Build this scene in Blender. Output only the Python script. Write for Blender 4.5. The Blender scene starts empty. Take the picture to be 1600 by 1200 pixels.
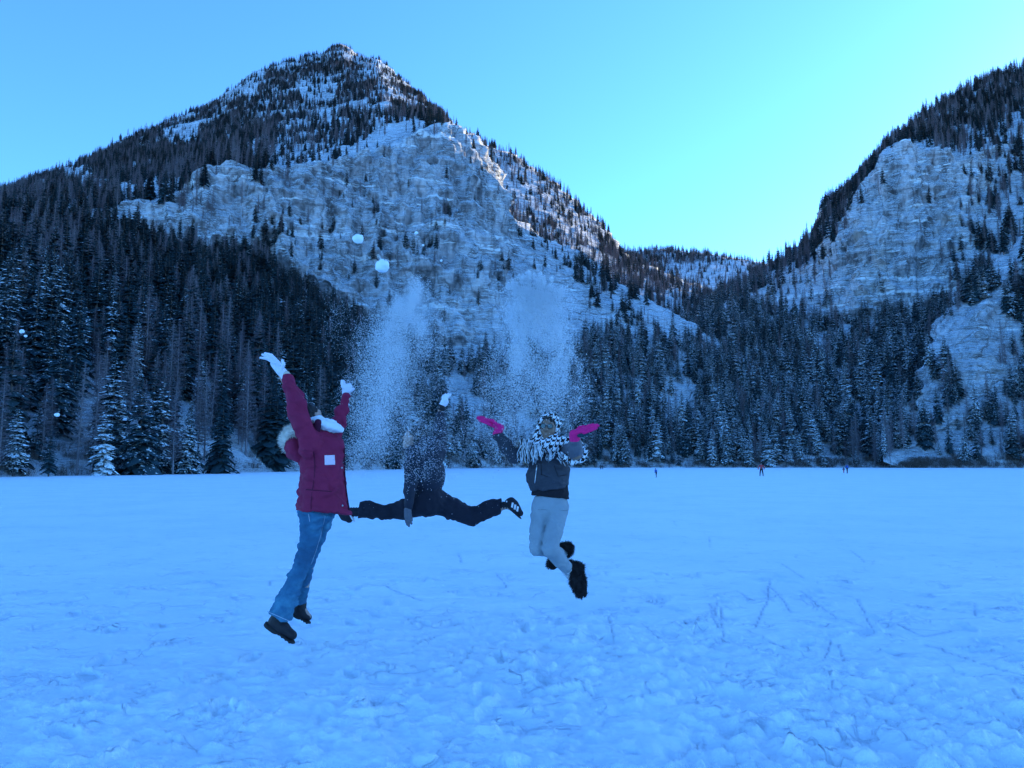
import bpy, bmesh, math, random
import numpy as np
from mathutils import Vector, Matrix

# ------------------------------------------------------------------ camera, sky, sun, exposure
SC = bpy.context.scene
COL = SC.collection
rng = np.random.default_rng(7)
random.seed(7)

F = 1150.0                      # focal length in photograph pixels (1600 x 1200)
CAM_H = 1.55
PITCH = math.atan(126.0 / F)
cam_data = bpy.data.cameras.new('camera')
cam_data.sensor_width = 36.0
cam_data.lens = 36.0 * F / 1600.0
cam_data.clip_start = 0.05
cam_data.clip_end = 12000.0
cam = bpy.data.objects.new('camera', cam_data)
cam.location = (0, 0, CAM_H)
cam.rotation_euler = (math.pi / 2 + PITCH, 0, 0)
COL.objects.link(cam)
SC.camera = cam

SUN_AZ = math.radians(53.0)     # clockwise from the view direction (+Y), towards +X
SUN_EL = math.radians(15.0)
world = bpy.data.worlds.new('World')
SC.world = world
world.use_nodes = True
wn = world.node_tree
wn.nodes.clear()
sky = wn.nodes.new('ShaderNodeTexSky')
sky.sky_type = 'NISHITA'
sky.sun_disc = False
sky.sun_elevation = SUN_EL
sky.sun_rotation = SUN_AZ
sky.altitude = 600.0
sky.air_density = 1.0
sky.dust_density = 0.45
sky.ozone_density = 5.0
tint = wn.nodes.new('ShaderNodeMix')
tint.data_type = 'RGBA'
tint.blend_type = 'MULTIPLY'
tint.inputs[0].default_value = 1.0
tint.inputs[7].default_value = (0.47, 0.76, 1.0, 1.0)
bg = wn.nodes.new('ShaderNodeBackground')
bg.inputs['Strength'].default_value = 0.15
wo = wn.nodes.new('ShaderNodeOutputWorld')
wn.links.new(sky.outputs[0], tint.inputs[6])
wn.links.new(tint.outputs[2], bg.inputs['Color'])
wn.links.new(bg.outputs[0], wo.inputs['Surface'])

sun_data = bpy.data.lights.new('sun', 'SUN')
sun_data.energy = 2.6
sun_data.angle = math.radians(0.53)
sun_data.color = (1.0, 0.80, 0.55)
sun = bpy.data.objects.new('sun', sun_data)
sd = Vector((math.sin(SUN_AZ) * math.cos(SUN_EL), math.cos(SUN_AZ) * math.cos(SUN_EL), math.sin(SUN_EL)))
sun.rotation_euler = sd.to_track_quat('Z', 'Y').to_euler()
sun.location = sd * 3000
COL.objects.link(sun)

SC.view_settings.view_transform = 'Standard'
SC.view_settings.look = 'None'
SC.view_settings.exposure = 2.0
SC.view_settings.gamma = 1.0
SC.render.engine = 'CYCLES'
SC.cycles.use_denoising = True
try:
    SC.cycles.denoiser = 'OPENIMAGEDENOISE'
    SC.cycles.denoising_prefilter = 'FAST'
except Exception:
    pass
SC.cycles.max_bounces = 18
SC.cycles.diffuse_bounces = 16
SC.cycles.glossy_bounces = 2
SC.cycles.transmission_bounces = 16
SC.cycles.transparent_max_bounces = 4
SC.cycles.volume_bounces = 1
SC.cycles.caustics_reflective = False
SC.cycles.caustics_refractive = False

# ------------------------------------------------------------------ helpers
CP, SP = math.cos(PITCH), math.sin(PITCH)

def P(px, py, Y):
    """World point seen at photograph pixel (px, py), at depth Y in front of the camera."""
    u = (np.asarray(px, float) - 800.0) / F
    v = (600.0 - np.asarray(py, float)) / F
    dy = CP - v * SP
    dz = SP + v * CP
    Y = np.asarray(Y, float)
    t = Y / dy
    return np.stack(np.broadcast_arrays(u * t, Y, CAM_H + dz * t), -1)

def project(p):
    p = np.asarray(p, float)
    y, z = p[..., 1], p[..., 2] - CAM_H
    d = y * CP + z * SP
    v = (-y * SP + z * CP) / d
    return 800 + F * p[..., 0] / d, 600 - F * v

def hash01(ix, iy, iz, seed):
    h = (ix * 374761393 + iy * 668265263 + iz * 2147483647 + seed * 1274126177) & 0xFFFFFFFF
    h = ((h ^ (h >> 13)) * 1274126177) & 0xFFFFFFFF
    h = ((h ^ (h >> 16)) * 2246822519) & 0xFFFFFFFF
    return ((h ^ (h >> 15)) & 0xFFFFFF) / float(0xFFFFFF)

def vnoise(p, seed=0):
    p = np.asarray(p, float)
    i = np.floor(p).astype(np.int64)
    f = p - i
    u = f * f * f * (f * (f * 6 - 15) + 10)
    out = 0.0
    for dx in (0, 1):
        wx = u[..., 0] if dx else 1 - u[..., 0]
        for dy in (0, 1):
            wy = u[..., 1] if dy else 1 - u[..., 1]
            for dz in (0, 1):
                wz = u[..., 2] if dz else 1 - u[..., 2]
                out = out + wx * wy * wz * hash01(i[..., 0] + dx, i[..., 1] + dy, i[..., 2] + dz, seed)
    return out * 2 - 1

def fbm(p, octaves=4, seed=0, gain=0.5, lac=2.03):
    a, s, out = 1.0, 0.0, 0.0
    q = np.asarray(p, float)
    for o in range(octaves):
        out = out + a * vnoise(q, seed + o * 17)
        s += a
        a *= gain
        q = q * lac + 3.17
    return out / s

def smooth(a, b, x):
    t = np.clip((x - a) / (b - a), 0, 1)
    return t * t * (3 - 2 * t)

def mesh_from(name, verts, faces, mats=None, smooth_shade=True, mat_idx=None):
    me = bpy.data.meshes.new(name)
    verts = np.ascontiguousarray(verts, dtype=np.float32)
    if isinstance(faces, np.ndarray):
        n, k = faces.shape
        me.vertices.add(len(verts))
        me.vertices.foreach_set('co', verts.ravel())
        me.loops.add(n * k)
        me.loops.foreach_set('vertex_index', np.ascontiguousarray(faces, dtype=np.int32).ravel())
        me.polygons.add(n)
        me.polygons.foreach_set('loop_start', np.arange(0, n * k, k, dtype=np.int32))
        me.update(calc_edges=True)
    else:
        me.from_pydata([tuple(v) for v in verts], [], faces)
        me.update()
    if smooth_shade:
        me.polygons.foreach_set('use_smooth', np.ones(len(me.polygons), dtype=bool))
    for m in (mats or []):
        me.materials.append(m)
    if mat_idx is not None:
        me.polygons.foreach_set('material_index', np.asarray(mat_idx, dtype=np.int32))
    return me

def obj(name, me, parent=None, label=None, cat=None, group=None, kind=None):
    o = bpy.data.objects.new(name, me)
    COL.objects.link(o)
    if parent is not None:
        o.parent = parent
        o.matrix_parent_inverse = parent.matrix_basis.inverted()
    if label: o['label'] = label
    if cat: o['category'] = cat
    if group: o['group'] = group
    if kind: o['kind'] = kind
    return o

def empty(name, loc, label, cat, group=None):
    o = bpy.data.objects.new(name, None)
    o.location = loc
    o.empty_display_size = 0.2
    COL.objects.link(o)
    o['label'] = label
    o['category'] = cat
    if group: o['group'] = group
    return o

# ------------------------------------------------------------------ materials
class N:
    """Tiny node helper."""
    def __init__(self, name, rough=0.8, spec=0.2):
        self.m = bpy.data.materials.new(name)
        self.m.use_nodes = True
        self.t = self.m.node_tree
        self.b = self.t.nodes['Principled BSDF']
        self.b.inputs['Roughness'].default_value = rough
        self.b.inputs['Specular IOR Level'].default_value = spec
    def n(self, kind, **kw):
        nd = self.t.nodes.new('ShaderNode' + kind)
        for k, v in kw.items():
            setattr(nd, k, v)
        return nd
    def l(self, a, b):
        self.t.links.new(a, b)
    def put(self, sock, v):
        if isinstance(v, bpy.types.NodeSocket): self.l(v, sock)
        elif isinstance(v, (tuple, list)) and len(v) == 3 and sock.type == 'RGBA': sock.default_value = (*v, 1)
        else: sock.default_value = v
    def math(self, op, a, b=0.0, c=0.0):
        nd = self.n('Math', operation=op)
        self.put(nd.inputs[0], a); self.put(nd.inputs[1], b); self.put(nd.inputs[2], c)
        return nd.outputs[0]
    def mix(self, f, a, b, blend='MIX'):
        nd = self.n('Mix', data_type='RGBA', blend_type=blend)
        self.put(nd.inputs[0], f); self.put(nd.inputs[6], a); self.put(nd.inputs[7], b)
        return nd.outputs[2]
    def noise(self, vec, scale, detail=4.0, rough=0.5, out=0):
        nd = self.n('TexNoise')
        if vec is not None: self.l(vec, nd.inputs['Vector'])
        nd.inputs['Scale'].default_value = scale
        nd.inputs['Detail'].default_value = detail
        nd.inputs['Roughness'].default_value = rough
        return nd.outputs[out]
    def mapping(self, vec, scale=(1, 1, 1), rot=(0, 0, 0)):
        nd = self.n('Mapping')
        self.l(vec, nd.inputs['Vector'])
        nd.inputs['Scale'].default_value = scale
        nd.inputs['Rotation'].default_value = rot
        return nd.outputs[0]
    def ramp(self, f, stops):
        nd = self.n('ValToRGB')
        self.put(nd.inputs[0], f)
        e = nd.color_ramp.elements
        while len(e) < len(stops): e.new(0.5)
        for el, (p, c) in zip(e, stops):
            el.position = p
            el.color = (*c, 1) if len(c) == 3 else c
        return nd.outputs[0]
    def sstep(self, x, a, b):
        nd = self.n('MapRange', interpolation_type='SMOOTHSTEP')
        self.put(nd.inputs[0], x)
        nd.inputs[1].default_value = a; nd.inputs[2].default_value = b
        return nd.outputs[0]
    def bump(self, h, strength, dist, normal=None):
        nd = self.n('Bump')
        nd.inputs['Strength'].default_value = strength
        nd.inputs['Distance'].default_value = dist
        self.l(h, nd.inputs['Height'])
        if normal is not None: self.l(normal, nd.inputs['Normal'])
        return nd.outputs[0]
    def pos(self): return self.n('NewGeometry').outputs['Position']
    def objco(self): return self.n('TexCoord').outputs['Object']
    def sepz(self, v):
        nd = self.n('SeparateXYZ'); self.l(v, nd.inputs[0]); return nd.outputs[2]
    def color(self, c): self.put(self.b.inputs['Base Color'], c)

SNOW = (0.85, 0.945, 0.95)

def terrain_material():
    k = N('rock_and_snow', 0.85, 0.15)
    p = k.pos()
    # fractured limestone relief: tilted strata + vertical flutes + fine crumble
    strata = k.noise(k.mapping(p, (0.03, 0.03, 0.20), (0.0, math.radians(16), 0.0)), 1.0, 9.0, 0.62)
    flute = k.noise(k.mapping(p, (0.10, 0.10, 0.012)), 1.0, 6.0, 0.55)
    crumble = k.noise(p, 0.22, 8.0, 0.65)
    vd = k.mapping(p, (0.075, 0.075, 0.028), (0.0, math.radians(9), 0.0))
    wob = k.n('VectorMath', operation='MULTIPLY_ADD')
    k.l(k.noise(p, 0.05, 4.0, 0.6, 1), wob.inputs[0]); wob.inputs[1].default_value = (1.3, 1.3, 1.3); k.l(vd, wob.inputs[2])
    vor = k.n('TexVoronoi', feature='DISTANCE_TO_EDGE'); k.l(wob.outputs[0], vor.inputs['Vector']); vor.inputs['Scale'].default_value = 1.0
    crack = k.math('SUBTRACT', 1.0, k.sstep(vor.outputs['Distance'], 0.0, 0.09))
    h = k.math('ADD', k.math('MULTIPLY', strata, 1.1), k.math('MULTIPLY', flute, 0.7))
    h = k.math('ADD', h, k.math('MULTIPLY', crumble, 0.5))
    h = k.math('SUBTRACT', h, k.math('MULTIPLY', crack, 0.16))
    bn = k.bump(h, 1.0, 13.0)
    bz = k.sepz(bn)
    gz = k.sepz(k.n('NewGeometry').outputs['Normal'])
    big = k.noise(p, 0.016, 4.0, 0.6)
    s = k.math('ADD', k.math('MULTIPLY', bz, 0.85), k.math('MULTIPLY', gz, 0.28))
    s = k.math('ADD', s, k.math('MULTIPLY', k.math('SUBTRACT', big, 0.5), 0.55))
    bare = k.n('Attribute', attribute_name='bare').outputs['Fac']
    s = k.math('SUBTRACT', s, k.math('MULTIPLY', bare, 0.17))
    snow = k.sstep(s, 0.50, 0.57)
    s1 = k.noise(k.mapping(p, (0.22, 0.22, 0.010)), 1.0, 7.0, 0.62)
    s2 = k.noise(k.mapping(p, (0.065, 0.065, 0.007)), 1.0, 6.0, 0.60)
    streak = k.math('ADD', k.math('MULTIPLY', s1, 0.5), k.math('MULTIPLY', s2, 0.5))
    shelf = k.noise(k.mapping(p, (0.014, 0.014, 0.17), (0.0, math.radians(13), 0.0)), 1.0, 5.0, 0.6)
    snow = k.math('MAXIMUM', snow, k.math('MULTIPLY', k.sstep(shelf, 0.60, 0.625), k.sstep(crumble, 0.42, 0.50)))
    rock = k.ramp(streak, [(0.41, (0.09, 0.10, 0.11)), (0.47, (0.27, 0.29, 0.30)), (0.535, (0.48, 0.50, 0.515)), (0.60, (0.70, 0.725, 0.73))])
    tone = k.noise(p, 0.035, 5.0, 0.65)
    rock = k.mix(k.sstep(tone, 0.42, 0.62), k.mix(0.35, rock, (0.24, 0.26, 0.275)), rock)
    och = k.sstep(k.noise(k.mapping(p, (0.02, 0.02, 0.012)), 1.0, 5.0, 0.6), 0.58, 0.68)
    rock = k.mix(k.math('MULTIPLY', och, 0.3), rock, (0.58, 0.47, 0.33))
    band = k.sstep(k.noise(k.mapping(p, (0.018, 0.018, 0.30), (0.0, math.radians(14), 0.0)), 1.0, 6.0, 0.6), 0.57, 0.62)
    rock = k.mix(k.math('MULTIPLY', band, 0.4), rock, (0.10, 0.10, 0.10))  # dark strata lines, also overhang shadow painted into the rock colour
    spots = k.sstep(k.noise(p, 0.16, 7.0, 0.72), 0.61, 0.66)
    rock = k.mix(k.math('MULTIPLY', spots, 0.5), rock, (0.10, 0.10, 0.095))
    rock = k.mix(k.math('MULTIPLY', crack, 0.55), rock, (0.12, 0.12, 0.12))
    k.color(k.mix(snow, rock, SNOW))
    k.l(k.bump(h, 0.8, 9.0), k.b.inputs['Normal'])
    return k.m

def lake_material():
    k = N('packed_snow', 0.55, 0.3)
    p = k.pos()
    at = k.n('Attribute', attribute_name='ice').outputs['Fac']
    w = k.noise(p, 0.35, 5.0, 0.6)
    fine = k.noise(p, 34.0, 6.0, 0.7)
    mid = k.noise(k.mapping(p, (6, 11, 6)), 1.0, 7.0, 0.65)
    # faint crossing scratches and drag lines
    def lines(scale, amount, wid, rot):
        wob = k.n('VectorMath', operation='MULTIPLY_ADD')
        k.l(k.noise(p, 0.9, 4.0, 0.6, 1), wob.inputs[0]); wob.inputs[1].default_value = (amount,) * 3
        k.l(k.mapping(p, scale, (0, 0, rot)), wob.inputs[2])
        v = k.n('TexVoronoi', feature='DISTANCE_TO_EDGE'); k.l(wob.outputs[0], v.inputs['Vector']); v.inputs['Scale'].default_value = 1.0
        return k.math('SUBTRACT', 1.0, k.sstep(v.outputs['Distance'], 0.0, wid))
    gate = k.sstep(k.noise(p, 1.7, 3.0, 0.6), 0.46, 0.60)
    scr = k.math('MULTIPLY', k.math('MAXIMUM', lines((1.1, 0.7, 1), 1.6, 0.030, 0.5), lines((0.8, 1.5, 1), 1.9, 0.034, -0.7)), gate)
    c = k.mix(k.sstep(w, 0.40, 0.66), SNOW, (0.77, 0.89, 0.92))
    c = k.mix(k.math('MULTIPLY', k.sstep(mid, 0.52, 0.70), 0.40), c, (0.66, 0.75, 0.83))
    c = k.mix(k.math('MULTIPLY', scr, 0.35), c, (0.50, 0.62, 0.72))
    ice = k.math('MULTIPLY', at, k.sstep(k.noise(p, 9.0, 5.0, 0.7), 0.30, 0.60))
    k.color(k.mix(ice, c, (0.30, 0.42, 0.50)))
    h = k.math('ADD', k.math('MULTIPLY', fine, 0.22), k.math('MULTIPLY', mid, 1.1))
    h = k.math('SUBTRACT', h, k.math('MULTIPLY', scr, 0.45))
    k.l(k.bump(h, 0.8, 0.05), k.b.inputs['Normal'])
    return k.m

M_TERRAIN = terrain_material()
M_LAKE = lake_material()

# ------------------------------------------------------------------ frozen lake
SKATE = [  # grooves cut by skates, as runs of photograph pixels on the ice
    [(1112, 955), (1124, 990)], [(1108, 945), (1122, 966)], [(1128, 955), (1127, 1000)], [(1122, 940), (1118, 965)],
    [(1204, 905), (1196, 950), (1180, 980)], [(1205, 918), (1228, 950), (1236, 962)], [(1338, 940), (1352, 962), (1362, 985)],
    [(1296, 1002), (1289, 1030)], [(1308, 1012), (1320, 1040)], [(1295, 1055), (1304, 1082)], [(1521, 945), (1524, 968)],
    [(1160, 985), (1196, 1002), (1240, 1018)], [(1250, 925), (1300, 965), (1395, 1000)], [(1348, 1095), (1362, 1112)],
    [(1580, 1085), (1600, 1112)], [(1380, 1100), (1430, 1070)], [(1150, 925), (1172, 940)], [(948, 968), (962, 998)],
    [(1215, 880), (1256, 905)], [(1108, 840), (1110, 856)], [(1052, 813), (1056, 822)], [(1445, 1010), (1520, 1040), (1600, 1060)],
    [(1000, 975), (1040, 1005)], [(1330, 860), (1352, 880)], [(1500, 990), (1440, 1000), (1400, 980)], [(1230, 1120), (1290, 1140), (1330, 1165)],
    [(775, 895), (790, 915)], [(715, 865), (722, 880)], [(690, 925), (760, 915)], [(640, 1010), (720, 985)], [(600, 915), (660, 940)],
    [(420, 915), (425, 905)], [(720, 1040), (745, 1010)], [(1050, 1190), (1100, 1150)], [(880, 1060), (930, 1090)],
]

def ground_pt(px, py):
    u = (px - 800.0) / F; v = (600.0 - py) / F
    dy = CP - v * SP; dz = SP + v * CP
    t = -CAM_H / dz
    return np.array([u * t, dy * t])

def seg_dist(x, y, a, b):
    ab = b - a
    t = np.clip(((x - a[0]) * ab[0] + (y - a[1]) * ab[1]) / max(ab @ ab, 1e-9), 0, 1)
    return np.hypot(x - a[0] - t * ab[0], y - a[1] - t * ab[1])

def build_lake():
    view = np.linspace(-41, 41, 620)
    rest = np.linspace(41, 319, 76)[1:-1]
    ang = np.radians(np.concatenate([view, rest]))
    rad = np.concatenate([np.geomspace(0.5, 3.0, 40)[:-1], np.geomspace(3.0, 16.0, 330)[:-1], np.geomspace(16, 130, 70)[:-1], np.geomspace(130, 4000, 26)])
    A, R = np.meshgrid(ang, rad)
    x, y = R * np.sin(A), R * np.cos(A)
    z0 = np.zeros_like(x)
    p2 = np.stack([x, y, z0], -1)
    fade = 1 - smooth(9, 30, R)
    tramp = (1 - smooth(4.2, 8.5, R)) * (0.55 + 0.45 * smooth(-0.3, 0.4, vnoise(p2 * 0.5, 3)))
    tramp = np.maximum(tramp, 0.75 * np.exp(-(((x - 0.2) / 1.9) ** 2 + ((y - 6.3) / 1.6) ** 2)))
    lump = fbm(p2 * np.array([2.6, 3.4, 1]), 4, 11)
    clod = np.maximum(0, fbm(p2 * np.array([6.5, 7.5, 1]), 3, 23) - 0.02)
    dent = np.minimum(0, fbm(p2 * np.array([3.4, 3.1, 1]), 2, 31) + 0.12)
    z = 0.030 * lump * (0.30 + tramp) + 0.10 * clod * tramp * np.minimum(1, R / 3) + 0.12 * dent * tramp
    z += 0.030 * (1 - 2 * np.abs(fbm(p2 * np.array([4.5, 7.0, 1]), 3, 47))) * (0.15 + tramp)
    z += 0.016 * fbm(p2 * np.array([1.2, 5.0, 1]), 3, 5) * fade            # wind ripples
    z += 0.040 * fbm(p2 * np.array([0.22, 0.3, 1]), 3, 8) * fade
    z += 0.026 * fbm(p2 * np.array([13, 16, 1]), 3, 44, .6) * tramp
    # boot prints
    zone = (R < 15) & (np.abs(A) < 0.75)
    zx, zy, zz = x[zone], y[zone], z[zone]
    pr = np.random.default_rng(21)
    for i in range(380):
        t = pr.random()
        Rp = 2.6 + 8.5 * t ** 0.9
        ap = pr.uniform(-.68, .68)
        cx, cy, th = Rp * math.sin(ap), Rp * math.cos(ap), pr.uniform(0, 6.28)
        near = (np.abs(zx - cx) < .3) & (np.abs(zy - cy) < .3)
        if not near.any(): continue
        u = (zx[near] - cx) * math.cos(th) + (zy[near] - cy) * math.sin(th); v = -(zx[near] - cx) * math.sin(th) + (zy[near] - cy) * math.cos(th)
        e = np.sqrt((u / .15) ** 2 + (v / .058) ** 2)
        dpt = pr.uniform(.012, .04)
        zz[near] += -dpt * smooth(1.15, .75, e) + .5 * dpt * np.exp(-((e - 1.35) / .22) ** 2)
    z[zone] = zz
    ice = np.zeros_like(x)
    near = R < 26
    for line in SKATE:
        pts = [ground_pt(*q) for q in line]
        for a, b in zip(pts[:-1], pts[1:]):
            wob = 0.018 * vnoise(np.stack([x[near] * 2, y[near] * 2, x[near] * 0], -1), 77)
            d = seg_dist(x[near] + wob, y[near] + wob * 0.6, a, b)
            w = 0.004 + 0.0007 * 0.5 * (a[1] + b[1])
            g = np.exp(-(d / w) ** 2)
            z[near] -= 0.012 * g
            z[near] += 0.006 * np.exp(-((d - 2.2 * w) / w) ** 2)
            ice[near] = np.maximum(ice[near], .55 * g)
    for (px, py, r) in [(1180, 1138, 0.085), (1160, 1145, 0.05), (985, 1180, 0.04), (810, 1105, 0.05), (775, 1110, 0.035)]:
        c = ground_pt(px, py)
        d = np.hypot(x - c[0], (y - c[1]) * 1.9)
        d = d * (1 + 0.45 * vnoise(np.stack([x * 20, y * 20, 0 * x], -1), 9))
        g = np.exp(-(d / r) ** 2)
        z -= 0.05 * g
        ice = np.maximum(ice, g)
    nr, na = x.shape
    idx = np.arange(nr * na).reshape(nr, na)
    nxt = np.roll(idx, -1, axis=1)
    quads = np.stack([idx[:-1], nxt[:-1], nxt[1:], idx[1:]], -1).reshape(-1, 4)[:, ::-1]
    verts = np.stack([x, y, z], -1).reshape(-1, 3)
    centre = len(verts)
    verts = np.vstack([verts, [[0, 0, 0]]])
    tri = np.stack([np.full(na, centre), nxt[0], idx[0]], -1)
    me = mesh_from('frozen_lake', verts, quads, [M_LAKE])
    a = me.attributes.new('ice', 'FLOAT', 'POINT')
    a.data.foreach_set('value', np.append(ice.ravel(), 0).astype(np.float32))
    o = obj('frozen_lake', me, kind='structure')
    o['label'] = 'snow covered frozen lake with skate marks and trampled patches'
    return o
build_lake()

# ------------------------------------------------------------------ mountains
SHEETS = {}

def inside(x, y, poly):
    r = np.zeros(np.shape(x), bool)
    n = len(poly)
    for i in range(n):
        (x1, y1), (x2, y2) = poly[i], poly[(i + 1) % n]
        if y1 == y2: continue
        c = (y1 > y) != (y2 > y)
        r ^= c & (x < (x2 - x1) * (y - y1) / (y2 - y1) + x1)
    return r.astype(float)

# where rock shows bare (weight) and where old snow lies thick (negative weight)
BARE = {
    100: [([(150, 345), (200, 322), (250, 332), (300, 347), (335, 284), (400, 272), (470, 277), (540, 262), (560, 232), (600, 215), (650, 197), (690, 192),
            (745, 235), (768, 300), (790, 345), (850, 400), (900, 440), (930, 500), (930, 560), (880, 560), (700, 570), (560, 500), (480, 450), (420, 420), (330, 415), (240, 400), (170, 378)], 1.0),
          ([(480, 225), (560, 225), (560, 262), (480, 280), (430, 285), (400, 268), (430, 240)], 0.25),
          ([(548, 255), (575, 300), (620, 350), (650, 440), (625, 445), (590, 380), (560, 320), (535, 270)], 0.2),
          ([(705, 325), (735, 322), (742, 345), (720, 370), (705, 355)], -0.6),
          ([(715, 390), (750, 385), (745, 408), (710, 405)], -0.5),
          ([(680, 470), (720, 460), (760, 480), (770, 520), (750, 550), (700, 530)], -0.3),
          ([(800, 350), (840, 370), (900, 420), (980, 455), (1080, 510), (1090, 560), (1000, 540), (930, 490), (870, 440)], 0.1),
          ([(500, 60), (560, 70), (625, 130), (620, 165), (560, 140), (480, 110)], 0.75),
          ([(250, 190), (310, 195), (310, 235), (260, 230)], 0.35), ([(90, 255), (150, 255), (150, 290), (95, 290)], 0.3)],
    200: [([(730, 215), (800, 240), (900, 320), (950, 380), (930, 400), (850, 330), (760, 280)], 0.55)],
    400: [([(1300, 495), (1288, 430), (1330, 350), (1378, 245), (1408, 218), (1460, 228), (1505, 250), (1505, 330), (1492, 400), (1462, 475), (1400, 498)], 0.85),
          ([(1200, 420), (1300, 410), (1300, 500), (1200, 490)], 0.5), ([(1480, 260), (1530, 230), (1545, 270), (1500, 300)], -0.3),
          ([(1490, 340), (1560, 330), (1520, 380), (1480, 420)], 0.2)],
    500: [([(1470, 480), (1560, 470), (1570, 640), (1440, 650)], 0.35)],
}


def lerp_table(px, keys, cols):
    return np.interp(px, keys, cols)

def build_sheet(name, label, px, keys, rows, counts, relief, seed, back=260.0, shore_first=True, cliff_seg=None):
    """A mountainside: feature lines (photograph y, depth) per key column, lofted and weathered."""
    keys = np.array(keys, float)
    K = len(rows)
    py = np.array([np.interp(px, keys, [c[0] for c in r]) for r in rows])
    YY = np.array([np.interp(px, keys, [c[1] for c in r]) for r in rows])
    if seed == 100:   # rocky summit block and shoulder
        py[-1] += np.interp(px, [490, 505, 518, 530, 543, 550, 560, 592, 602, 612], [0, 2, -6, -9, -7, 4, 0, -4, 2, 0])
    pts = P(px[None, :], py, YY)                       # K x n x 3
    if shore_first:
        pts[0, :, 2] = -1.2
    segs, seg_id = [], []
    for s in range(K - 1):
        t = np.linspace(0, 1, counts[s], endpoint=False)
        e = t
        segs.append(pts[s][None] * (1 - e)[:, None, None] + pts[s + 1][None] * e[:, None, None])
        seg_id += [s] * counts[s]
    segs.append(pts[-1][None])
    seg_id.append(K - 1)
    # behind the crest the mountain falls away again
    crest = pts[-1]
    nb = 14
    for j in range(1, nb + 1):
        f = j / nb
        q = crest.copy()
        q[:, 1] += back * f
        q[:, 0] += crest[:, 0] / np.maximum(crest[:, 1], 1) * back * f
        q[:, 2] = crest[:, 2] * (1 - f) ** 1.0 - 2 * f
        segs.append(q[None]); seg_id.append(K)
    G = np.concatenate(segs, 0)
    # smooth the kinks between segments along the profile, keep first and crest rows
    for it in range(10):
        H = G.copy()
        H[1:-1] = 0.25 * G[:-2] + 0.5 * G[1:-1] + 0.25 * G[2:]
        H[0] = G[0]
        cr = sum(counts)
        H[cr] = G[cr]
        G = H
    for it in range(4):
        H = G.copy(); H[:, 1:-1] = 0.25 * G[:, :-2] + 0.5 * G[:, 1:-1] + 0.25 * G[:, 2:]; G = H
    def normals(G):
        du = np.gradient(G, axis=1); dv = np.gradient(G, axis=0)
        n = np.cross(du, dv)
        n /= np.maximum(np.linalg.norm(n, axis=-1, keepdims=True), 1e-9)
        return n
    n = normals(G)
    steep = smooth(0.75, 0.45, n[..., 2])
    q = G.copy()
    low = smooth(0, 14, G[..., 2])
    gully = 1 - np.abs(fbm(q * np.array([0.011, 0.011, 0.0035]), 3, seed)) * 2.2
    flute = 1 - np.abs(fbm(q * np.array([0.045, 0.045, 0.007]), 4, seed + 3)) * 2
    lump = fbm(q * 0.02, 4, seed + 5)
    rough = fbm(q * 0.09, 4, seed + 9)
    tz = q[..., 2] + 0.28 * q[..., 0] + 14 * fbm(q * 0.012, 2, seed + 12)
    ledge = fbm(np.stack([q[..., 0] * 0.012, q[..., 1] * 0.012, tz * 0.075], -1), 3, seed + 21)
    cf = fbm(q * np.array([0.016, 0.016, 0.016]), 3, seed + 31)
    fine = fbm(q * np.array([.3, .3, .22]), 3, seed + 41)
    facet = np.abs(fbm(q * np.array([0.06, 0.06, 0.012]) + 4, 3, seed + 44))
    disp = relief * low * (steep * (4.5 * gully + 10.0 * flute + 5.0 * ledge + 4.0 * cf - 8.0 * facet + 3.2 * rough + 2.2 * fine) + (1 - steep) * (4.5 * lump + 2.0 * gully) + 1.5 * rough + .7 * fine)
    G = G + n * disp[..., None]
    nr, nc = G.shape[:2]
    idx = np.arange(nr * nc).reshape(nr, nc)
    quads = np.stack([idx[:-1, :-1], idx[:-1, 1:], idx[1:, 1:], idx[1:, :-1]], -1).reshape(-1, 4)
    me = mesh_from(name, G.reshape(-1, 3), quads, [M_TERRAIN])
    o = obj(name, me, kind='structure')
    o['label'] = label
    sx, sy = project(G)
    jx = sx + 16 * fbm(G * 0.012, 3, seed + 61); jy = sy + 12 * fbm(G * 0.014 + 9, 3, seed + 62)
    bare = np.zeros(sx.shape)
    for poly, w in BARE.get(seed, []):
        bare = np.maximum(bare, w * inside(jx, jy, poly)) if w >= 0 else np.where(inside(jx, jy, poly) > 0, w, bare)
    for it in range(3):
        B = bare.copy(); B[1:-1, 1:-1] = (bare[1:-1, 1:-1] * 2 + bare[:-2, 1:-1] + bare[2:, 1:-1] + bare[1:-1, :-2] + bare[1:-1, 2:]) / 6; bare = B
    a = me.attributes.new('bare', 'FLOAT', 'POINT')
    a.data.foreach_set('value', bare.ravel().astype(np.float32))
    SHEETS[seed] = (G, normals(G), sum(counts))
    return G, normals(G), sum(counts)

def cols(a, b, lo=0, hi=1600, fine=2.2, coarse=14):
    s, out = a, []
    while s < b:
        out.append(s)
        s += fine if lo - 60 <= s <= hi + 60 else coarse
    return np.array(out + [b], float)

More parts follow.
